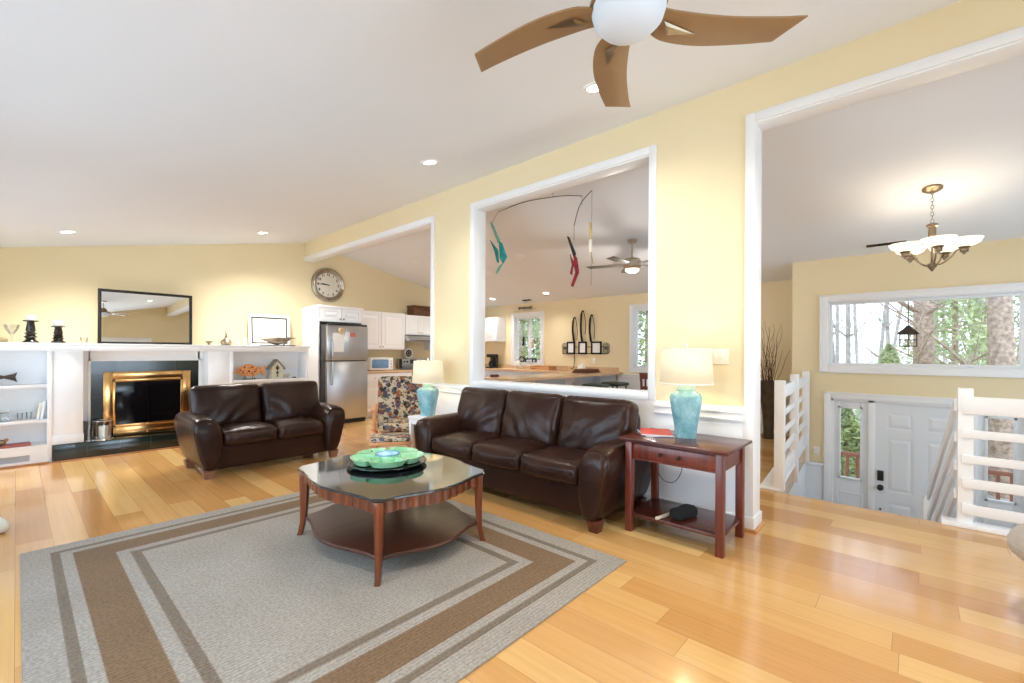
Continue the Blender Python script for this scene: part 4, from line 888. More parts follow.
e = thing('closed_book', 'thin pinkish red book lying flat on the lowest left shelf', 'book', (-.02, SY-.03, .216), R(4)); MB().box(-.13, .13, -.08, .08, .002, .022).go('pages', 'paper', e, smooth=False); MB().box(-.132, .132, -.082, .082, .022, .026).box(-.132, .132, -.082, .082, 0, .003).box(-.132, .132, -.084, -.08, 0, .026).go('cover', mat('dusty red cloth', srgb(168, 96, 88), .6, nscale=20, namt=.1), e, smooth=False)
e = thing('toy_duck', 'small brown and yellow ornament lying on the red book', 'ornament', (-.115, SY-.04, .242)); MB().cushion((0, 0, .03), (.09, .06, .055), .025, (0, 0, .004), 10).go('body', 'bronze', e); MB().cushion((.045, 0, .055), (.035, .035, .035), .015, (0, 0, 0), 8).go('head', mat('amber ornament', srgb(190, 130, 50), .4, nscale=9, namt=.2), e)
# right shelf: painted platter on a stand, birdhouse, shells
e = thing('painted_platter', 'orange fish-shaped painted platter on a small stand on the right shelf', 'platter', (2.36, SY, .866))
mb = MB(); pf = []
for i in range(40):
    a = 2*PI*i/40; pf.append((.15*math.cos(a)*(1+.12*math.cos(2*a)), .135+.092*math.sin(a)*(1+.06*math.sin(5*a))))
mb.prism(pf, -.008, .008, 'y'); mb.prism([(.13, .135), (.19, .20), (.235, .21), (.215, .135), (.235, .05), (.19, .06)], -.006, .006, 'y'); mb.prism([(-.13, .13), (-.2, .11), (-.2, .09), (-.12, .09)], -.006, .006, 'y'); mb.go('platter', 'orange', e, bev=.003)
mb = MB()
for x, z, r_ in ((-.06, .185, .014), (.05, .18, .014), (-.08, .11, .012), (.0, .125, .016), (.08, .115, .012), (-.03, .09, .01), (.05, .085, .012), (.1, .15, .01), (-.11, .14, .01)): mb.lathe([(r_, 0), (r_*.8, .003), (0, .004)], 14, m=Matrix.Translation((x, -.008, z)) @ Matrix.Rotation(R(90), 4, 'X'))
mb.go('painted_flower', mat('dark red glaze', srgb(110, 40, 34), .4, nscale=30, namt=.2), e)
MB().tube([(-.08, -.03, .0), (-.06, -.015, .06), (-.04, -.03, .0)], .006, 6).tube([(.08, -.03, .0), (.06, -.015, .06), (.04, -.03, .0)], .006, 6).box(-.08, .08, -.02, .02, 0, .008).go('stand', 'iron', e)
e = thing('birdhouse', 'weathered cream wooden birdhouse with diamond opening on the right shelf', 'birdhouse', (2.745, SY, .866))
MB().prism([(-.085, .0), (.085, 0), (.085, .17), (0, .28), (-.085, .17)], -.07, .07, 'y').go('house_body', 'birdhouse', e, smooth=False)
mb = MB(); 
for s_ in (-1, 1): mb.prism([(0, .285), (s_*.115, .145), (s_*.115, .16), (0, .303)], -.085, .085, 'y')
mb.go('roof', 'roofgrey', e, smooth=False)
mb = MB(); mb.prism([(-.03, .165), (0, .125), (.03, .165), (0, .215)], -.073, -.069, 'y').prism([(-.022, .095), (0, .055), (.022, .095), (0, .125)], -.073, -.069, 'y').prism([(-.012, .045), (0, .02), (.012, .045), (0, .06)], -.073, -.069, 'y'); mb.go('diamond_opening', 'vaseg', e, smooth=False)
for i, (x, s_, lb) in enumerate(((2.87, 1, 'pale seashell beside the birdhouse'), (2.935, 1.2, 'larger pale seashell on the right shelf behind the small one'))):
    e = thing('seashell', lb, 'shell', (x, SY+.02*i, .866), R(30*i), 'seashells on the right shelf'); mb = MB()
    for k in range(7):
        a = R(-60+20*k); mb.tube([(0, 0, .006), (.03*math.sin(a)*s_, 0, .03*math.cos(a)*s_+.012), (.045*math.sin(a)*s_, 0, .055*math.cos(a)*s_+.01)], [.005, .009, .004], 6)
    mb.go('shell', 'birdhouse', e)
e = thing('pebble_dish', 'tiny dark dish at the right end of the shelf', 'dish', (3.03, SY, .866)); MB().lathe([(.02, 0), (.032, .012), (.03, .014), (0, .006)], 20).go('dish', 'iron', e)
# hurricane lantern on the hearth
e = thing('candle_lantern', 'glass hurricane lantern with metal rim and white pillar candle on the hearth', 'lantern', (.725, 7.44, .196))
MB().lathe([(.10, 0), (.10, .012), (.085, .02), (0, .02)], 32).go('base', 'chrome', e)
mb = MB(); mb.lathe([(.092, .018), (.095, .23), (.092, .23), (.089, .02)], 32, open=True)
mb.go('glass_cylinder', 'clearglass', e)
mb = MB(); mb.tube([(.095*math.cos(2*PI*i/32), .095*math.sin(2*PI*i/32), .232) for i in range(33)], .004, 6); mb.go('rim', 'chrome', e)
MB().lathe([(.045, .02), (.046, .16), (.04, .168), (0, .162)], 28).go('candle', 'candle', e); mb = MB()
for i in range(12): a = i*.9; mb.cushion((.07*math.cos(a), .07*math.sin(a), .032), (.02, .016, .02), .007, (0, 0, 0), 4)
mb.go('pebbles', 'chrome', e)
e = thing('candle_lantern', 'smaller clear glass cylinder lantern on the hearth left of the white candle', 'lantern', (.595, 7.45, .196)); MB().lathe([(.055, 0), (.055, .01), (0, .01)], 24).go('base', 'chrome', e)
mb = MB(); mb.lathe([(.05, .01), (.052, .24), (.049, .24), (.047, .01)], 24, open=True)
mb.go('glass_cylinder', 'clearglass', e)

# ------------------------------------------------------------------ wall clock
ck = thing('wall_clock', 'large round bronze wall clock above the refrigerator', 'clock', (4.08, YA-.001, 2.59))
RX = Matrix.Rotation(R(90), 4, 'X')
mb = MB(); mb.lathe([(.235, 0), (.325, 0), (.335, .015), (.325, .04), (.30, .05), (.285, .035), (.272, .045), (.255, .035), (.245, .02), (.235, .02)], 64, m=RX, open=True); mb.go('bezel', mat('pewter bezel', (.42, .37, .29), .3, .9, nscale=10, namt=.25), ck)
MB().lathe([(.245, 0), (.245, .016), (0, .016)], 64, m=RX).go('clock_face', 'clockface', ck)
mb = MB()
for i, tx_ in enumerate(['12', '1', '2', '3', '4', '5', '6', '7', '8', '9', '10', '11']):
    a = R(90-30*i); text_mesh('numeral', tx_, .065, 'iron', (.20*math.cos(a), -.018, .20*math.sin(a)), (R(90), 0, 0), ck)
for ang, ln, wd in ((178, .19, .007), (172, .13, .010)): MB().box(-.03, ln, -.021, -.019, -wd, wd, Matrix.Rotation(R(-ang), 4, 'Y')).go('hand', 'black', ck, smooth=False)

# ------------------------------------------------------------------ refrigerator
fr = thing('refrigerator', 'stainless top-freezer refrigerator with dark sides', 'refrigerator', (4.01, 7.60, 0))
MB().bbox((0, .42, .90), (.775, .72, 1.74), .006).go('cabinet', mat('dark grey enamel', (.03, .03, .033), .35, nscale=5, namt=.05), fr)
MB().box(-.37, .37, .05, .1, .0, .07).go('toe_grille', 'black', fr, smooth=False)
f1 = MB().bbox((.0, .03, 1.445), (.775, .07, .62), .012).go('door', 'steel', fr); f2 = MB().bbox((0, .03, .60), (.775, .07, 1.04), .012).go('door', 'steel', fr)
for f_, z0, z1 in ((f1, 1.16, 1.50), (f2, .72, 1.10)):
    MB().tube(smooth_path([(-.315, -.01, z0), (-.315, -.055, z0+.02), (-.315, -.062, (z0+z1)/2), (-.315, -.055, z1-.02), (-.315, -.01, z1)]), .013, 10).go('handle', 'steel', f_)
MB().box(-.38, .38, .02, .06, 1.755, 1.79).go('top_trim', 'black', fr, smooth=False)
e = thing('note_paper', 'white note sheet stuck on the freezer door', 'paper', (3.82, 7.592, 1.30)); MB().box(-.10, .10, -.001, .001, -.01, .32).go('sheet', 'paper', e, smooth=False); mb = MB()
for i in range(6): mb.box(-.07, .03+.02*(i % 3), -.0016, -.001, .06+i*.035, .063+i*.035)
mb.go('handwriting', gvm, e, smooth=False)
e = thing('fridge_magnet', 'round straw-coloured magnet holding the note on the freezer door', 'magnet', (3.87, 7.59, 1.655)); MB().lathe([(.018, 0), (.05, .002), (.058, .012), (.04, .02), (.018, .012)], 28, m=RX).go('wreath', mat('straw wreath', srgb(205, 184, 140), .7, nscale=40, namt=.2), e)
e = thing('fridge_magnet', 'red lettered magnet on the freezer door', 'magnet', (4.10, 7.594, 1.60)); mb = MB()
for i in range(3):
    for j in range(2): mb.box(-.055+i*.037, -.028+i*.037, -.003, .001, -.035+j*.036, -.006+j*.036)
mb.go('letters', 'red', e, smooth=False)

# ------------------------------------------------------------------ kitchen cabinets
def shaker(mb, x0, x1, z0, z1, y, t=.02):
    g = .004; x0 += g; x1 -= g; z0 += g; z1 -= g
    panel_slab(mb, x0, x1, z0, z1, y-t, y, [(x0+.06, x1-.06, z0+.06, z1-.06)], .007)
def wall_cab(label, x, y, rz, w, dep, z0, z1, nd=2, cat='cabinet', group='white wall cabinets', kn='bottom', name='wall_cabinet'):
    e = thing(name, label, cat, (x, y, 0), rz, group)
    MB().box(-w/2, w/2, 0, dep, z0, z1).go('cabinet_body', 'cab', e, smooth=False)
    for i in range(nd):
        a = -w/2+w*i/nd; b_ = a+w/nd
        mb = MB(); shaker(mb, a, b_, z0+.01, z1-.02, -.001); dd = mb.go('door', 'cab', e, bev=0, smooth=False)
        kx = b_-.04 if i % 2 == 0 and nd > 1 else a+.04
        kz = z0+.06 if kn == 'bottom' else z1-.08
        MB().lathe([(.005, 0), (.005, .014), (.013, .022), (.010, .03), (0, .032)], 14, m=Matrix.Translation((kx, -.02, kz)) @ RX).go('knob', 'nickel', dd)
    return e
pn_ = thing('fridge_cabinet', 'tall white panelled enclosure with two small doors above the refrigerator', 'cabinet', (4.01, 7.86, 0))
MB().box(-.43, -.405, 0, YA-7.86-.003, 0, 2.11).box(.405, .43, 0, YA-7.86-.003, 0, 2.11).go('side_panel', 'cab', pn_, smooth=False)
MB().box(-.405, .405, .01, YA-7.86-.003, 1.83, 2.11).go('cabinet_body', 'cab', pn_, smooth=False)
for s_ in (-1, 1):
    mb = MB(); a, b_ = (-.40, -.002) if s_ < 0 else (.002, .40); shaker(mb, a, b_, 1.835, 2.09, .009); dd = mb.go('door', 'cab', pn_, smooth=False)
    MB().lathe([(.005, 0), (.005, .014), (.013, .022), (.010, .03), (0, .032)], 14, m=Matrix.Translation((s_*.035, -.011, 1.89)) @ RX).go('knob', 'iron', dd)
MB().box(-.435, .435, -.02, .0, 2.085, 2.12).box(-.44, -.43, -.02, .6, 2.085, 2.12).go('crown_trim', 'cab', pn_, bev=.003)
wall_cab('tall white two-door wall cabinet above the toaster oven', 5.05, 8.22, 0, 1.16, YA-8.22-.003, 1.34, 2.12)
wall_cab('short white two-door wall cabinet above the range hood', 6.02, 8.22, 0, .76, YA-8.22-.003, 1.66, 2.10)
wall_cab('white wall cabinet in the corner right of the range hood', 6.9, 8.22, 0, .98, YA-8.22-.003, 1.34, 2.10)
wall_cab('white wall cabinet left of the kitchen window above the coffee maker', XD-.33, 7.97, R(-90), .82, .325, 1.56, 2.15, nd=2)
hd = thing('range_hood', 'slim stainless range hood under the short cabinet', 'range hood', (6.02, 8.06, 1.53)); MB().prism([(0, .0), (YA-8.06-.003, 0), (YA-8.06-.003, .12), (.10, .12), (0, .05)], -.38, .38, 'x').go('hood_body', 'steel', hd, bev=.003); MB().box(-.38, .38, .095, .45, .121, .128).box(-.37, .37, -.002, .01, .012, .022).go('black_band', 'black', hd, smooth=False)
def base_run(name, label, x0, x1, y, dep, nd, top=.868):
    e = thing(name, label, 'cabinet', ((x0+x1)/2, y, 0), 0, 'white base cabinets'); w = x1-x0
    MB().box(-w/2, w/2, 0, dep, .1, top).box(-w/2, w/2, .06, dep, 0, .1).go('cabinet_body', 'cab', e, smooth=False)
    for i in range(nd):
        a = -w/2+w*i/nd; b_ = a+w/nd; mb = MB(); shaker(mb, a, b_, .12, .68, -.001); dd = mb.go('door', 'cab', e, smooth=False); mb = MB(); mb.box(a+.004, b_-.004, -.02, -.001, .69, top-.01); d2 = mb.go('drawer', 'cab', e, smooth=False)
        for q, zz, xx in ((dd, .62, a+.05), (d2, .775, (a+b_)/2)): MB().lathe([(.005, 0), (.005, .014), (.013, .022), (0, .03)], 12, m=Matrix.Translation((xx, -.02, zz)) @ RX).go('knob', 'nickel', q)
base_run('base_cabinet', 'white base cabinet between the fridge and the stove', 4.45, 5.62, 7.95, YA-7.95-.003, 2)
base_run('base_cabinet', 'white base cabinet in the corner right of the stove', 6.42, 7.52, 7.95, YA-7.95-.003, 2)
tag(MB().box(4.45, 5.63, 7.92, YA-.004, .869, .91).box(4.45, 5.63, YA-.03, YA-.004, .91, 1.0).go('worktop', 'counter', bev=.004), 'tan worktop between the fridge and the stove', 'worktop')
sv = thing('stove', 'black and stainless electric range under the hood', 'stove', (6.02, 7.93, 0)); MB().bbox((0, .30, .45), (.755, .60, .90), .006).go('range_body', 'black', sv)
MB().bbox((0, .03, .45), (.74, .05, .56), .008).go('oven_door', 'steel', sv); MB().box(-.37, .37, .0, .56, .901, .915).go('cooktop', 'black', sv, smooth=False)
bgd = MB().bbox((0, .55, 1.02), (.755, .07, .25), .006).go('control_panel', 'steel', sv); MB().box(-.375, -.30, .505, .513, .93, 1.14).box(-.09, .09, .508, .513, 1.03, 1.12).go('display', 'black', bgd, smooth=False)
mb = MB()
for x in (-.24, -.16, .16, .22, .29): mb.lathe([(.022, 0), (.02, .02), (0, .022)], 16, m=Matrix.Translation((x, .515, 1.075)) @ RX)
mb.go('knob', 'black', bgd); mb = MB(); mb.tube([(-.3, -.03, .70), (.3, -.03, .70)], .011, 8).box(-.3, -.28, -.03, .01, .69, .71).box(.28, .3, -.03, .01, .69, .71).go('handle', 'chrome', sv)
e = thing('decorative_plate', 'round black and white plate standing above the stove controls', 'plate', (5.86, 8.40, 1.28)); mp = Matrix.Translation((0, 0, .115)) @ RX
MB().lathe([(.0, 0), (.07, 0), (.115, .012), (.115, .016), (.07, .006), (0, .006)], 40, m=mp).go('plate_rim', 'cab', e); MB().lathe([(.08, .006), (.08, .010), (0, .011)], 36, m=mp).go('plate_centre', 'black', e)
mb = MB()
for i in range(5): a = 2*PI*i/5; mb.lathe([(.016, 0), (.012, .003), (0, .004)], 10, m=Matrix.Translation((.04*math.cos(a), -.011, .115+.04*math.sin(a))) @ RX)
mb.go('painted_motif', 'gray', e); e.location.z = 1.147
e = thing('toaster_oven', 'white toaster oven with a blue-tinted glass door on the counter', 'toaster oven', (5.02, 8.12, .911)); MB().bbox((0, .14, .135), (.52, .30, .25), .012).go('oven_body', 'cab', e); MB().bbox((-.045, -.013, .135), (.38, .012, .17), .004).go('glass_door', mat('blue tinted glass', srgb(110, 150, 190), .08, nscale=4, namt=.3), e); MB().box(-.22, .13, -.03, -.02, .225, .235).go('handle', 'chrome', e, smooth=False)
mb = MB()
for z in (.07, .13, .19): mb.lathe([(.014, 0), (.012, .014), (0, .015)], 14, m=Matrix.Translation((.205, -.01, z)) @ RX)
mb.go('knob', 'chrome', e)
e = thing('picnic_basket', 'brown wicker basket on top of the cabinets above the hood', 'basket', (6.12, 8.38, 2.122)); MB().bbox((0, 0, .10), (.46, .26, .19), .02).go('basket_body', 'wicker', e); MB().bbox((0, 0, .215), (.48, .28, .03), .01).go('lid', 'wicker', e)
e.location.z = 2.101
# counters by the window wall and the peninsula
pen = [(4.62, 5.05), (4.62, 4.78), (4.68, 4.56), (4.82, 4.42), (5.02, 4.35), (XD-.004, 4.35), (XD-.004, 4.98), (7.50, 5.05), (7.50, YA-.004-.63), (7.50, YA-.63), (6.42, YA-.63), (6.42, YA-.004), (XD-.004, YA-.004)]
poly = [(4.62, 5.05), (4.62, 4.78), (4.68, 4.56), (4.82, 4.42), (5.02, 4.35), (XD-.004, 4.35), (XD-.004, YA-.004), (6.42, YA-.004), (6.42, YA-.63), (7.50, YA-.63), (7.50, 5.05)]
mb = MB(); mb.prism(poly, .869, .91); mb.box(XD-.03, XD-.004, 4.45, YA-.01, .9101, 1.0); mb.box(6.42, XD-.03, YA-.03, YA-.004, .9101, 1.0)
tag(mb.go('worktop', 'counter', smooth=False), 'long tan peninsula worktop curving round the kitchen below the windows', 'worktop')
e = thing('peninsula_base', 'pale blue-grey panelled base under the tan peninsula', 'cabinet', (0, 0, 0)); MB().box(4.95, 7.55, 4.66, 5.03, 0, .868).box(7.53, XD-.015, 4.5, 7.9, 0, .868).go('base_panel', 'bluegrey', e, smooth=False)
for x in (5.4, 6.6): MB().prism([(4.40, .86), (4.66, .86), (4.66, .62)], x-.02, x+.02, 'x').go('corbel', 'white', e, smooth=False)
e = thing('coffee_maker', 'black drip coffee maker on the counter under the wall cabinet', 'coffee maker', (7.88, 7.76, .911), R(-90))
MB().bbox((0, .06, .17), (.20, .10, .33), .012).bbox((0, -.02, .30), (.20, .20, .08), .012).bbox((0, -.03, .015), (.20, .20, .03), .008).go('housing', 'black', e); MB().lathe([(.05, .032), (.07, .06), (.068, .13), (.045, .17), (0, .17)], 24, (0, -.04, 0)).go('carafe', 'glassblack', e)
e = thing('sink_faucet', 'small metal kitchen faucet below the window sign', 'faucet', (7.98, 6.95, .911)); MB().tube(smooth_path([(0, 0, 0), (0, 0, .16), (-.03, 0, .21), (-.1, 0, .22), (-.15, 0, .18)]), .012, 10).go('spout', 'nickel', e)
for s_ in (-1, 1): MB().lathe([(.02, 0), (.016, .04), (.02, .06), (0, .065)], 14, (0, s_*.10, 0)).tube([(0, s_*.10, .06), (0, s_*.16, .07)], .007, 8).go('tap_handle', 'nickel', e)
e = thing('wooden_tray', 'open honey wooden tray box on the counter right of the faucet', 'tray', (7.93, 6.22, .911), R(-90)); mb = MB(); mb.box(-.27, .27, -.12, .12, 0, .012).box(-.27, -.255, -.12, .12, .012, .09).box(.255, .27, -.12, .12, .012, .09)
for z in (.03, .07): mb.box(-.255, .255, -.12, -.11, z, z+.02).box(-.255, .255, .11, .12, z, z+.02)
mb.go('tray_body', 'oak', e, bev=.002)
mb = MB()
e = thing('mug_rack', 'row of small bronze cup hooks standing on the counter', 'rack', (7.85, 5.78, .911), R(-90)); mb.box(-.27, .27, -.03, .03, 0, .012)
for i in range(5): x = -.22+i*.11; mb.tube(smooth_path([(x, 0, .01), (x, 0, .07), (x+.03, 0, .10), (x+.06, 0, .075), (x+.055, 0, .05)]), .006, 6)
mb.go('wire_frame', 'bronze', e)
e = thing('wicker_tray', 'long dark red-brown woven tray on the end of the peninsula', 'tray', (7.45, 4.77, .911)); mb = MB(); mb.bbox((0, 0, .015), (.62, .26, .03), .008)
for i in range(36):
    a = 2*PI*i/36
mb.tube([(.31*(abs(math.cos(2*PI*i/36))**.5)*(1 if math.cos(2*PI*i/36) > 0 else -1), .13*(abs(math.sin(2*PI*i/36))**.5)*(1 if math.sin(2*PI*i/36) > 0 else -1), .05) for i in range(37)], .02, 8); mb.go('tray_body', 'wicker', e)
e = thing('napkin_holder', 'pale curved napkin holder behind the woven tray', 'holder', (7.95, 5.22, .911), R(-90)); MB().prism([(-.09, 0), (.09, 0), (.08, .10), (.05, .17), (.0, .13), (-.06, .12)], -.03, .03, 'y').go('holder', 'paper', e, bev=.004)
e = thing('bread_box', 'small dark red-brown box on the counter at the left end', 'box', (7.05, 7.03, .911)); e.location = (5.05, 4.93, .911); MB().bbox((-.0, 0, .02), (.12, .09, .04), .008).go('box_body', 'cherry', e)
# stools and the dining chair
def stool(label, x, y, rz):
    e = thing('counter_stool', label, 'stool', (x, y, 0), rz, 'dark green counter stools')
    MB().cushion((0, 0, .725), (.38, .38, .06), .028, (0, 0, .012), 10).go('seat', 'greenseat', e)
    for sx_ in (-1, 1):
        for sy_ in (-1, 1): MB().tube([(sx_*.19, sy_*.19, 0), (sx_*.14, sy_*.14, .70)], .016, 8).go('leg', 'greenseat', e)
    MB().tube([(-.17, -.17, .22), (.17, -.17, .22)], .010, 6).tube([(-.17, .17, .22), (.17, .17, .22)], .010, 6).tube([(-.17, -.17, .30), (-.17, .17, .30)], .010, 6).tube([(.17, -.17, .30), (.17, .17, .30)], .010, 6).go('footrest', 'greenseat', e)
stool('dark green counter stool nearer the sofa under the peninsula', 6.75, 4.13, R(8)); stool('dark green counter stool nearer the far wall under the peninsula', 7.42, 4.13, R(-5))
e = thing('dining_chair', 'cherry wood dining chair beyond the half wall below the blinds', 'chair', (6.98, 3.06, 0), R(80))
for s_ in (-1, 1):
    MB().tube([(s_*.19, -.20, 0), (s_*.19, -.20, .44)], .02, 8).go('leg', 'cherry', e); MB().tube([(s_*.20, .20, 0), (s_*.20, .20, .46), (s_*.20, .26, .98)], .02, 8).go('leg', 'cherry', e)
MB().bbox((0, 0, .455), (.44, .44, .03), .01).go('seat', 'cherry', e)
MB().bbox((0, .253, .93), (.40, .022, .10), .006).bbox((0, .232, .74), (.38, .02, .05), .006).go('backrest', 'cherry', e)
mb = MB()
for i in range(4): mb.box(-.14+i*.093-.012, -.14+i*.093+.012, .205, .22, .47, .90)
mb.go('back_slat', 'cherry', e, smooth=False)

# ------------------------------------------------------------------ picture hooks on the kitchen wall (local x toward the room's right, y into the wall)
e = thing('picture_rack', 'black iron rack with three framed pictures and tall curved hooks', 'wall decoration', (XD-.02, 5.25, 1.40), R(-90))
mb = MB(); mb.tube([(-.58, 0, -.12), (.56, 0, -.12)], .009, 6).tube([(-.58, 0, .02), (.56, 0, .02)], .006, 6)
for s_ in (-1, 1):
    cx = s_*.52
    for r_ in (.035, .07): 
        for zz in (-.06, .04): mb.tube([(cx+r_*math.cos(2*PI*i/16), 0, zz+r_*.9*math.sin(2*PI*i/16)) for i in range(17)], .006, 5)
mb.go('scroll_bar', 'iron', e)
for i, (x, w, h, top) in enumerate(((-.35, .21, .27, .66), (-.05, .21, .27, .79), (.29, .25, .27, .69))):
    mb = MB(); b_ = .035; mb.box(x-w/2, x-w/2+b_, -.02, 0, -h/2, h/2).box(x+w/2-b_, x+w/2, -.02, 0, -h/2, h/2).box(x-w/2, x+w/2, -.02, 0, -h/2, -h/2+b_).box(x-w/2, x+w/2, -.02, 0, h/2-b_, h/2); f_ = mb.go('frame', 'iron', e, bev=.003)
    MB().box(x-w/2+b_, x+w/2-b_, -.012, -.004, -h/2+b_, h/2-b_).go('print', 'paper', f_, smooth=False)
    hx = x+(.09 if i == 0 else (0 if i == 1 else -.12)); mb = MB()
    mb.tube(smooth_path([(hx, -.02, .12), (hx-.03, -.03, .35), (hx-.02, -.035, top-.1), (hx+.02, -.04, top), (hx+.06, -.04, top-.08), (hx+.09, -.03, top-.3), (hx+.07, -.02, top-.5)]), [.022]*14+[.014]*8+[.006]*15, 8); mb.go('curved_hook', 'iron', e)
mb = MB(); mb.tube(smooth_path([(-.26, -.01, -.12), (-.25, -.02, -.3), (-.26, -.03, -.42), (-.33, -.03, -.45)]), .008, 6); mb.go('hanging_hook', 'iron', e)
# sign words on the kitchen wall and the window
e = text_mesh('window_sign', 'Cheers', .185, 'black', (XD-.055, 6.80, 1.13), (R(90), 0, R(-90)), ext=.006); tag(e, 'black cut-out word sign standing on the kitchen window sill', 'sign')
e = thing('script_sign', 'thin dark metal script above the kitchen window', 'sign', (XD-.012, 6.93, 2.345), R(-90)); mb = MB()
pts = []
for i in range(90):
    t_ = i/89; x = -.22+.44*t_; pts.append((x+.022*math.sin(t_*55), 0, .012+.022*math.cos(t_*55)*(1.5 if (i//12) % 3 == 0 else .8)))
mb.tube(pts, .0045, 5).tube([(-.36, 0, -.05), (.1, 0, -.045), (.33, 0, -.02)], .003, 5); mb.go('script', 'iron', e)
for y, z, m1, m2, lb in ((7.02, 1.55, 'iron', 'leaf', 'dark suncatcher figure hanging in the left pane of the kitchen window'), (6.72, 1.5, 'ambergl', 'iron', 'amber and dark suncatcher hanging in the right pane of the kitchen window')):
    e = thing('suncatcher', lb, 'suncatcher', (XD+.035, y, z), R(-90), 'window suncatchers'); MB().tube([(0, 0, .14), (0, 0, .57)], .0015, 5).go('string', 'iron', e)
    mb = MB(); mb.cushion((0, 0, .05), (.05, .015, .16), .006, (0, 0, 0), 8, fn=wr(y, .01)); mb.prism([(-.06, .02), (0, .08), (.05, .11), (.02, .03)], -.004, .004, 'y').prism([(-.05, -.08), (.0, .02), (.04, -.05), (0, -.1)], -.004, .004, 'y'); mb.go('figure', m1, e); mb = MB(); mb.prism([(-.02, -.16), (.03, -.12), (.02, -.22)], -.003, .003, 'y').prism([(.02, .1), (.06, .0), (.07, .06)], -.003, .003, 'y'); mb.go('wing', m2, e, smooth=False)

# ------------------------------------------------------------------ mobile hanging in the kitchen opening
MX = 4.25
def mp_(u, v, X_=MX):
    d_ = fw+rt*0; rr = r2; q = fw+(u-512)/FPX*r2-(v-HZ)/FPX*u2; t_ = X_/q.x; return Vector((X_, q.y*t_, 1.30+q.z*t_))
A = mp_(498, 212); B = mp_(553, 197); Cc = mp_(582, 196); D_ = mp_(592, 190); E_ = mp_(574, 226)
e = thing('hanging_mobile', 'hanging mobile of wires with teal, red and amber stained glass birds', 'mobile', (MX, B.y, cz(MX)))
o0 = Vector(e.location)
def L(p): return tuple(Vector(p)-o0)
mb = MB(); mb.tube([(0, 0, 0), L(B)], .0025, 5); mb.tube(smooth_path([L(A), L((B+A)/2+Vector((0, 0, .035))), L(B), L((B+Cc)/2+Vector((0, 0, .01))), L(Cc)]), .0045, 6)
mb.tube([L(Cc), L(mp_(582, 205))], .002, 5).tube(smooth_path([L(D_), L(mp_(580, 205)), L(E_)]), .0045, 6).tube([L(D_), L(mp_(591, 285))], .0018, 5).tube([L(E_), L(mp_(574, 240))], .002, 5).tube([L(A), L(mp_(491, 224))], .002, 5)
mb.go('wire', 'iron', e)
def facets(pxs, mats_, name):
    for k, (poly_, mt_) in enumerate(zip(pxs, mats_)):
        mb = MB(); ps = [L(mp_(*q)) for q in poly_]; mb.loft([[(x-.006, y, z) for x, y, z in ps], [(x+.006, y, z) for x, y, z in ps]]); mb.go(name, mt_, e, smooth=False)
facets([[(490, 222), (492.5, 223), (500, 240), (498, 243)], [(490, 240), (498, 250), (499, 263), (497, 262), (495, 252)], [(499, 241), (502, 243), (507, 257), (503, 264), (500, 258)], [(504, 262), (502, 266), (497, 274), (496, 272), (499, 266)]], ['aquagl', 'tealgl', 'tealgl', 'aquagl'], 'teal_bird')
facets([[(567, 236), (569, 237), (576, 254), (574, 258)], [(570, 254), (574, 262), (572, 275), (570, 274), (572, 265)], [(574, 254), (577, 258), (579, 271), (576, 274), (574, 266)], [(576, 271), (579, 272), (573, 287), (571, 286)]], ['iron', 'redgl', 'redgl', 'redgl'], 'red_bird')
facets([[(589.5, 222), (591.5, 222), (592, 238), (590, 240)], [(589, 240), (592, 239), (591.5, 252), (589.5, 253)], [(591, 252), (593, 262), (594, 265), (592.5, 263)]], ['ambergl', 'cream', 'ambergl'], 'amber_bird')

# ------------------------------------------------------------------ ceiling fans
def fan_blade(L0, L1, w0, w1, th=.008, sweep=.05, droop=0):
    """blade outline from radius L0 to L1 with a slanted tip, in local xy"""
    N = 12; top = []; bot = []
    for i in range(N+1):
        t_ = i/N; x = L0+(L1-L0)*t_; wid = (w0+(w1-w0)*t_)/2*(1+.18*math.sin(PI*t_**.7)); c = sweep*math.sin(PI*t_*.9)
        top.append((x+(.0 if i < N else 0), c+wid)); bot.append((x-(.035 if i == N else 0), c-wid))
    return bot+top[::-1]
fan = thing('ceiling_fan', 'large brown five-blade ceiling fan with frosted globe in the living room', 'fan', (1.55, .815, 2.60))
MB().lathe([(.08, .05), (.10, .04), (.14, .028), (.146, .02), (.143, .012), (.13, .008)], 48).lathe([(.07, .04), (.08, .09), (.045, .13), (.02, .14)], 32).go('motor_housing', 'bladewood', fan)
MB().lathe([(.012, .13), (.012, cz(1.55)-2.60-.04), (.06, cz(1.55)-2.60-.035), (.075, cz(1.55)-2.60+.0)], 28).go('downrod', 'nickel', fan)
MB().lathe([(.134, .01), (.138, -.005), (.128, -.038), (.10, -.068), (.066, -.085), (.03, -.092), (0, -.094)], 48).go('frosted_globe', 'globe', fan)
for i in range(5):
    plus = smooth_path([(.10, .075, 0), (.18, .125, 0), (.33, .137, 0), (.50, .112, 0), (.648, .078, 0)], 5); minus = smooth_path([(.10, -.04, 0), (.17, -.020, 0), (.38, -.016, 0), (.58, -.035, 0), (.70, -.055, 0)], 5)
    out = [(p.x, p.y) for p in minus]+[(p.x, p.y) for p in plus][::-1]
    mb = MB(); mb.prism(out, -.004, .004); m_ = Matrix.Rotation(R(-5), 4, 'X'); bmesh.ops.transform(mb.b, matrix=m_, verts=mb.b.verts)
    bl = mb.go('blade', 'bladewood', fan, rot=(0, 0, R(31+72*i)), bev=.002)
    mb = MB(); mb.loft([[(.15, .02, -.012), (.31, .075, -.005), (.19, .085, -.012)], [(.17, .035, -.02), (.26, .062, -.012), (.19, .068, -.02)]]); bmesh.ops.transform(mb.b, matrix=m_, verts=mb.b.verts); mb.go('blade_bracket', 'bronze', bl)
fz = cz(5.9)
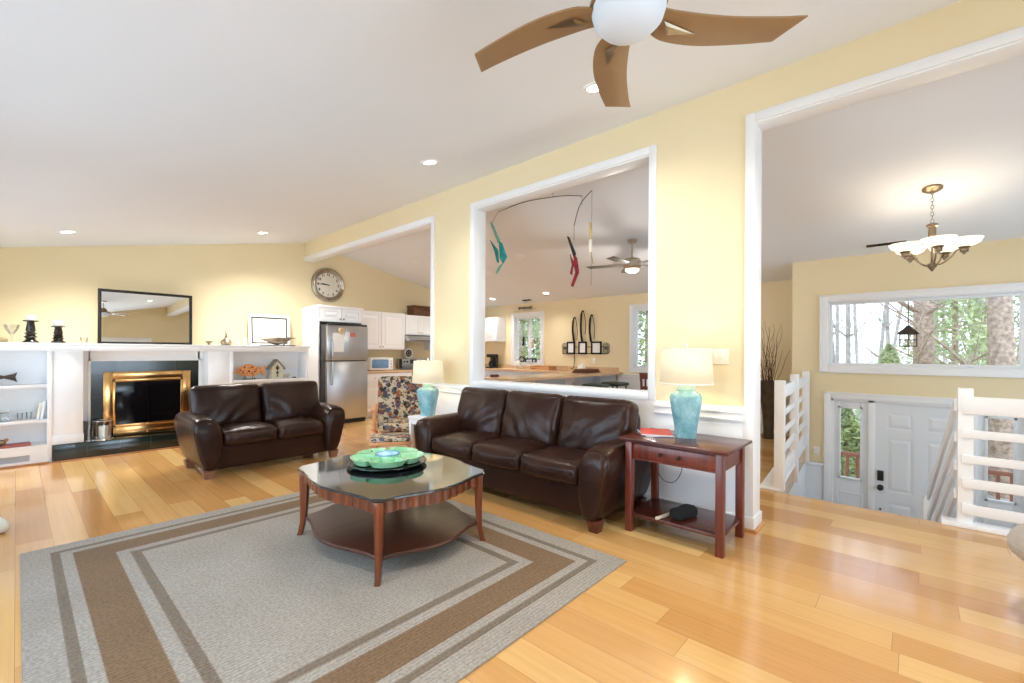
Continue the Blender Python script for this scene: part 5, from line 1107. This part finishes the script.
f2 = thing('ceiling_fan', 'small brushed nickel ceiling fan with lit bowl in the kitchen', 'fan', (5.9, 3.02, 2.56))
MB().lathe([(.015, .09), (.015, fz-2.56-.05), (.05, fz-2.56-.045), (.075, fz-2.56-.0)], 24).lathe([(.04, .10), (.10, .085), (.125, .05), (.125, -.03), (.11, -.05), (.10, -.06)], 36).go('motor_housing', 'nickel', f2)
MB().lathe([(.10, -.06), (.095, -.085), (.06, -.105), (0, -.112)], 36).go('light_bowl', 'globe_on', f2); light('POINT', 'bulb_light', (0, 0, -.17), 20, (1, .96, .90), .06, parent=f2)
for i in range(5):
    mb = MB(); mb.prism(fan_blade(.14, .66, .10, .13, sweep=.01), -.003, .003); bmesh.ops.transform(mb.b, matrix=Matrix.Rotation(R(3), 4, 'X'), verts=mb.b.verts)
    bl = mb.go('blade', 'darkblade', f2, rot=(0, 0, R(108+72*i))); MB().box(.10, .2, -.015, .015, .002, .008).go('blade_bracket', 'nickel', bl, smooth=False)

# ------------------------------------------------------------------ chandelier
CX, CY_ = 5.92, -.11
ch = thing('chandelier', 'bronze five-arm chandelier with lit cream glass bowls over the entry stairs', 'chandelier', (CX, CY_, 2.10))
zc = cz(CX)-2.10; tl = Matrix.Translation((0, 0, zc-.004)) @ Matrix.Rotation(math.atan(SL), 4, 'Y')
MB().lathe([(.02, -.035), (.05, -.03), (.075, -.012), (.078, 0)], 32, m=tl).go('canopy', 'bronze', ch)
mb = MB(); nl = 9
for i in range(nl):
    z = .47+(zc-.03-.47)*(i+.5)/nl; hh = (zc-.03-.47)/nl*.62
    mb.tube([((.011*math.cos(2*PI*k/12)) if i % 2 else 0, 0 if i % 2 else .011*math.cos(2*PI*k/12), z+hh*math.sin(2*PI*k/12)) for k in range(13)], .0028, 5)
mb.go('chain', 'bronze', ch)
MB().lathe([(0, .0), (.012, .012), (.022, .03), (.034, .045), (.034, .075), (.012, .09), (.010, .12), (.010, .30), (.03, .32), (.03, .43), (.045, .435), (.045, .455), (.015, .47), (0, .475)], 28).go('central_column', 'bronze', ch)
for i in range(5):
    a = R(46+72*i); c_, s_ = math.cos(a), math.sin(a)
    P_ = lambda r_, z: (r_*c_, r_*s_, z)
    am = MB().tube(smooth_path([P_(.02, .065), P_(.07, .07), P_(.13, .12), P_(.17, .18), P_(.21, .17), P_(.22, .15)]), .0075, 8).go('arm', 'bronze', ch)
    MB().lathe([(0, .13), (.012, .135), (.014, .15), (.028, .155), (.03, .185), (.045, .20), (.04, .205), (0, .205)], 20, (.22*c_, .22*s_, 0)).go('candle_cup', 'bronze', am)
    mb = MB(); mb.lathe([(.03, .205), (.07, .214), (.105, .235), (.128, .275), (.125, .277), (.10, .24), (.066, .220), (.03, .211)], 32, (.22*c_, .22*s_, 0)); 
    mb.go('glass_bowl', 'bowl_on', am); light('POINT', 'bulb_light', (.22*c_, .22*s_, .31), 1.1, (1, .86, .68), .03, parent=ch)
# ------------------------------------------------------------------ recessed lights and vents
def recessed(x, y, on, label, group):
    s_ = 1 if x < RIDGE_X else -1
    e = thing('recessed_light', label, 'ceiling light', (x, y, cz(x)), 0, group); e.rotation_euler = (0, -math.atan(SL)*s_, 0)
    mb = MB(); mb.lathe([(.062, -.001), (.062, -.008), (.088, -.006), (.092, .002)], 36, open=True)
    mb.go('trim_ring', 'white', e); MB().lathe([(.064, -.004), (.05, -.006), (0, -.006)], 28).go('lens', 'lamp_on' if on else 'white', e)
    if on: light('SPOT', 'downlight', (0, 0, -.03), on, (1, .96, .90), .05, parent=e, spot_size=R(145), spot_blend=1)
    return e
DL = 110
recessed(.40, 7.40, DL*2.1, 'lit recessed light above the left bookshelf', 'living room recessed lights')
recessed(2.53, 7.45, DL*2.1, 'lit recessed light over the loveseat near the mantel', 'living room recessed lights')
recessed(2.69, 3.52, DL*.55, 'lit recessed light above the long sofa', 'living room recessed lights')
recessed(2.69, 1.66, DL*.55, 'lit recessed light partly behind the front fan blade', 'living room recessed lights')
recessed(.40, 1.0, DL, 'added unseen recessed light high above the near end of the rug', 'living room recessed lights')  # out of frame, added to brighten the near floor
recessed(2.69, -.2, DL, 'added unseen recessed light near the head of the wide opening to the stairs', 'living room recessed lights')  # also added out of frame, for light on the front floor
recessed(7.60, 7.50, DL*.75, 'lit recessed light above the coffee maker', 'kitchen recessed lights')
recessed(7.60, 5.89, DL*.5, 'lit recessed light above the three picture frames', 'kitchen recessed lights')
recessed(6.0, 6.9, DL*1.0, 'added recessed light hidden from the sofa side by the partition pier', 'kitchen recessed lights')  # extra fixture concealed by the pier, added to brighten the kitchen cabinets
recessed(5.77, 5.04, 0, 'unlit white recessed disc in the middle of the kitchen ceiling', 'unlit ceiling discs')
recessed(6.2, 6.25, 0, 'unlit white recessed disc on the kitchen ceiling near the partition', 'unlit ceiling discs')
recessed(5.21, 7.27, 0, 'unlit white recessed disc high on the ceiling in front of the stove', 'unlit ceiling discs')
def vent(x, y, w, l_, label):
    e = thing('air_vent', label, 'vent', (x, y, cz(x)-.003), 0); e.rotation_euler = (0, math.atan(SL), 0)
    MB().box(-w/2, w/2, -l_/2, l_/2, -.006, 0).go('frame', 'white', e, bev=.002); mb = MB()
    for i in range(6): mb.box(-w/2+.02+i*(w-.04)/6, -w/2+.02+i*(w-.04)/6+.008, -l_/2+.02, l_/2-.02, -.010, -.006)
    mb.go('slat', 'iron', e, smooth=False)
vent(7.9, 6.68, .14, .30, 'dark slotted ceiling vent above the kitchen window'); vent(7.15, .28, .12, .42, 'long brown ceiling vent behind the chandelier')

# ------------------------------------------------------------------ vase with curly branches
e = thing('branch_vase', 'tall dark floor vase holding curly willow branches in the hallway', 'vase', (7.75, 1.68, 0))
MB().lathe([(.085, 0), (.09, .02), (.07, .1), (.085, .35), (.12, .66), (.145, .88), (.135, .885), (.11, .66), (.07, .3), (0, .1)], 28).go('vase', 'vaseg', e)
mb = MB(); rnd = random.Random(4)
for i in range(26):
    a = rnd.uniform(0, 2*PI); sp = rnd.uniform(.08, .34); h = rnd.uniform(1.35, 1.82); pts = []; ph = rnd.uniform(0, 6); fr_ = rnd.uniform(9, 15); am_ = rnd.uniform(.015, .04)
    for k in range(26):
        t_ = k/25; z = .5+(h-.5)*t_; r_ = .03+(sp-.03)*t_**1.4; w_ = am_*t_**.5*math.sin(fr_*z+ph)
        pts.append((r_*math.cos(a)+w_*math.sin(a), r_*math.sin(a)*.9-w_*math.cos(a), z))
    mb.tube(pts, [.0065*(1-.75*k/25) for k in range(26)], 5)
mb.go('willow_branches', 'rattan', e)

# ------------------------------------------------------------------ seat at the right edge and cushion at the left edge
e = thing('ottoman', 'taupe upholstered round ottoman at the right edge of the floor', 'ottoman', (3.30, -.70, 0))
MB().lathe([(.27, 0), (.28, .02), (.30, .15), (.30, .27), (.28, .30), (0, .30)], 48).go('base', 'gray', e)
MB().lathe([(.26, .30), (.32, .31), (.355, .345), (.362, .38), (.35, .42), (.31, .455), (.2, .47), (0, .475)], 48).go('cushion_top', 'gray', e)
MB().tube([(.357*math.cos(2*PI*i/48), .357*math.sin(2*PI*i/48), .385) for i in range(49)], .006, 6).go('piping', 'gray', e)
e = thing('floor_cushion', 'small pale patterned floor cushion poking in at the left edge', 'cushion', (-.20, 4.86, 0), R(15)); MB().cushion((0, 0, .05), (.30, .30, .09), .04, (0, 0, .02), 12).go('cushion', mat('pale mottled fabric', srgb(214, 216, 206), .8, nscale=14, namt=.12), e)

# ------------------------------------------------------------------ outside
struct(MB().box(XE+T+.01, 60, -40, 50, -2.2, -1.35).go('ground_outside', 'ground', smooth=False))
struct(MB().box(XE+T, XE+.85, -3.2, 1.3, 2.32, 2.40).go('roof_eave', 'white', smooth=False))
struct(MB().box(XE+T, XE+2.2, -2.5, 1.25, -1.35, -1.32).go('porch_floor', mat('porch boards', srgb(170, 150, 130), .7, nscale=5, namt=.1), smooth=False))
e = thing('porch_railing', 'reddish porch railing seen through the left sidelight', 'railing', (XE+2.1, .6, -1.32)); mb = MB(); mb.box(-.03, .03, -1.8, 1.2, .88, .94).box(-.03, .03, -1.8, 1.2, .12, .17); mb.go('rail', 'dkrail', e, bev=.003)
mb = MB()
for i in range(22): mb.box(-.02, .02, -1.78+i*.135, -1.74+i*.135, .17, .88)
mb.go('baluster', 'dkrail', e, smooth=False)
e = thing('porch_lantern', 'black hanging porch lantern outside the long entry window', 'lantern', (8.05, .08, 1.50))
lx, ly, lz = 8.05, .075, 0
mb = MB(); mb.tube([(0, 0, .19), (0, 0, .825)], .006, 6).lathe([(.02, .19), (.03, .17), (.012, .165)], 12); mb.go('chain', 'iron', e)
mb = MB(); 
mb.loft([[(x*.115, y*.115, .075) for x, y in ((-1, -1), (1, -1), (1, 1), (-1, 1))], [(x*.07, y*.07, .125) for x, y in ((-1, -1), (1, -1), (1, 1), (-1, 1))], [(x*.035, y*.035, .165) for x, y in ((-1, -1), (1, -1), (1, 1), (-1, 1))]]); mb.go('roof', 'iron', e, smooth=False)
mb = MB()
for x in (-1, 0, 1):
    for y in (-1, 0, 1):
        if x or y: mb.box(x*.085-.006, x*.085+.006, y*.085-.006, y*.085+.006, -.09, .08)
for z in (-.095, -.01, .068): mb.box(-.092, .092, -.092, -.08, z, z+.012).box(-.092, .092, .08, .092, z, z+.012).box(-.092, -.08, -.08, .08, z, z+.012).box(.08, .092, -.08, .08, z, z+.012)
mb.go('cage', 'iron', e, smooth=False); MB().lathe([(.02, -.08), (.02, .0), (0, .01)], 14).go('bulb', 'cream', e)
def trunk_pts(h, seed, bend=.3):
    rn = random.Random(seed); a = [Vector((0, 0, -2))]; v = Vector((rn.uniform(-.1, .1), rn.uniform(-.1, .1), 1))
    for i in range(8): v = (v+Vector((rn.uniform(-1, 1), rn.uniform(-1, 1), 0))*bend*.12).normalized(); a.append(a[-1]+v*(h+2)/8)
    return a
def bare_tree(label, x, y, r_, h, seed, mt_='bark', nb=34):
    e = thing('bare_tree', label, 'tree', (x, y, 0), 0, 'bare trees beyond the windows'); pts = trunk_pts(h, seed)
    MB().tube(smooth_path([tuple(p) for p in pts], 3), [r_*(1-.55*i/24) for i in range(25)], 14).go('trunk', mt_, e)
    rn = random.Random(seed+5); mb = MB()
    for i in range(nb):
        k = rn.randint(2, 8); p = pts[k]; a = rn.uniform(0, 2*PI); ln = rn.uniform(.8, 2.6); q = [p]; d_ = Vector((math.cos(a), math.sin(a), rn.uniform(.1, .8))).normalized()
        for j in range(5): d_ = (d_+Vector((rn.uniform(-.3, .3), rn.uniform(-.3, .3), rn.uniform(-.15, .25)))).normalized(); q.append(q[-1]+d_*ln/5)
        mb.tube([tuple(z) for z in q], [r_*.18*(1-.15*j) for j in range(6)], 5)
        for j in range(1, 5):
            d2_ = (d_+Vector((rn.uniform(-1, 1), rn.uniform(-1, 1), rn.uniform(-.3, .8)))).normalized(); mb.tube([tuple(q[j]), tuple(q[j]+d2_*ln*.25), tuple(q[j]+d2_*ln*.45+Vector((0, 0, .08)))], [r_*.07, r_*.05, r_*.02], 4)
    mb.go('branches', mt_, e)
def leafy(name, label, x, y, z0, h, rad, n_, seed, mt_='leaf', conical=True, grp='evergreens beyond the windows', sz=.07):
    e = thing(name, label, 'tree', (x, y, 0), 0, grp); rn = random.Random(seed); mb = MB(); b = mb.b
    for i in range(n_):
        t_ = rn.random(); a = rn.uniform(0, 2*PI); rr = rad*((1-t_)**.8 if conical else math.sin(PI*min(1, t_*.9+.1))**.5)*rn.uniform(.35, 1); p = Vector((rr*math.cos(a), rr*math.sin(a), z0+h*t_-.15*rr))
        s_ = sz*rn.uniform(.5, 1.2); d1 = Vector((rn.gauss(0, 1), rn.gauss(0, 1), rn.gauss(0, .6))).normalized(); d2 = d1.orthogonal().normalized(); d2 = (d2+d1.cross(d2)*rn.uniform(-1, 1)).normalized()
        v = [b.verts.new(p+d1*s_), b.verts.new(p+d2*s_*.35), b.verts.new(p-d1*s_), b.verts.new(p-d2*s_*.35)]; b.faces.new(v)
    o_ = mb.go('foliage', mt_, e, smooth=False); MB().tube([(0, 0, -2), (0, 0, z0+h*.8)], [.10, .03], 8).go('trunk', 'bark', e)
def at(u, dist):
    q = fw+(u-512)/FPX*r2; q = Vector((q.x, q.y, 0)).normalized(); return q.x*dist, q.y*dist
bare_tree('thick rough-barked tree trunk directly behind the porch lantern', *at(924, 12.8), .20, 9, 3)
bare_tree('thick rough-barked tree trunk at the right end of the long entry window', *at(1005, 12.5), .22, 9, 11, nb=22)
bare_tree('slim pale bare tree at the left end of the entry window', *at(842, 13.5), .06, 8, 21, 'bark2')
bare_tree('leaning pale bare tree in the left of the entry window', *at(851, 14.5), .07, 8, 33, 'bark2')
bare_tree('thin bare tree left of the small evergreen', *at(872, 17), .06, 9, 37, 'bark2')
bare_tree('bare branching tree between the two thick trunks', *at(965, 16), .12, 9, 45, 'bark2', 26)
for i_, (u_, d_) in enumerate(((838, 19), (860, 21), (881, 23), (895, 18.5), (908, 22), (938, 20), (950, 24), (978, 21), (992, 26), (1018, 19))):
    bare_tree(['thin pale far bare tree at the far left of the entry window', 'thin pale far bare tree behind the leaning tree', 'far bare tree over the small evergreen', 'far slim bare tree left of the porch lantern', 'far bare tree just behind the porch lantern', 'far bare tree just right of the lantern trunk', 'very distant bare tree between the thick trunks', 'far bare tree left of the right thick trunk', 'very distant bare tree behind the right thick trunk', 'far bare tree at the right edge of the picture'][i_], *at(u_, d_), .07, 9, 100+i_*7, 'bark2', 40)
bare_tree('bare tree visible through the blinds of the dining window', *at(645, 13), .14, 8, 52, 'bark', 16)
bare_tree('bare tree behind the kitchen window', *at(530, 15.5), .14, 8, 57, 'bark', 16)
leafy('evergreen_tree', 'small light green evergreen left of the porch lantern', *at(889, 12.5), -1.6, 3.1, 1.1, 9000, 2, 'leaf2')
leafy('evergreen_tree', 'tall green evergreen right of the thick lantern trunk', *at(955, 14.5), -1.6, 7, 1.7, 9000, 5, 'leaf2', sz=.085)
leafy('evergreen_tree', 'green evergreen behind the right thick trunk', *at(985, 18), -1.6, 8, 2.0, 9000, 6, 'leaf')
leafy('evergreen_tree', 'evergreen filling the kitchen window on the left', *at(521, 14), -1.6, 7, 1.6, 9000, 7, 'leaf2', sz=.085)
leafy('evergreen_tree', 'evergreen filling the kitchen window on the right', *at(538, 15), -1.6, 7.5, 1.5, 9000, 8, 'leaf', sz=.085)
leafy('evergreen_tree', 'evergreen behind the dining window blinds', *at(647, 12), -1.6, 6, 1.6, 9000, 9, 'leaf', sz=.085)
leafy('evergreen_tree', 'dark green shrub seen through the left sidelight', *at(846, 11), -1.6, 1.9, .9, 3500, 12, 'leaf')
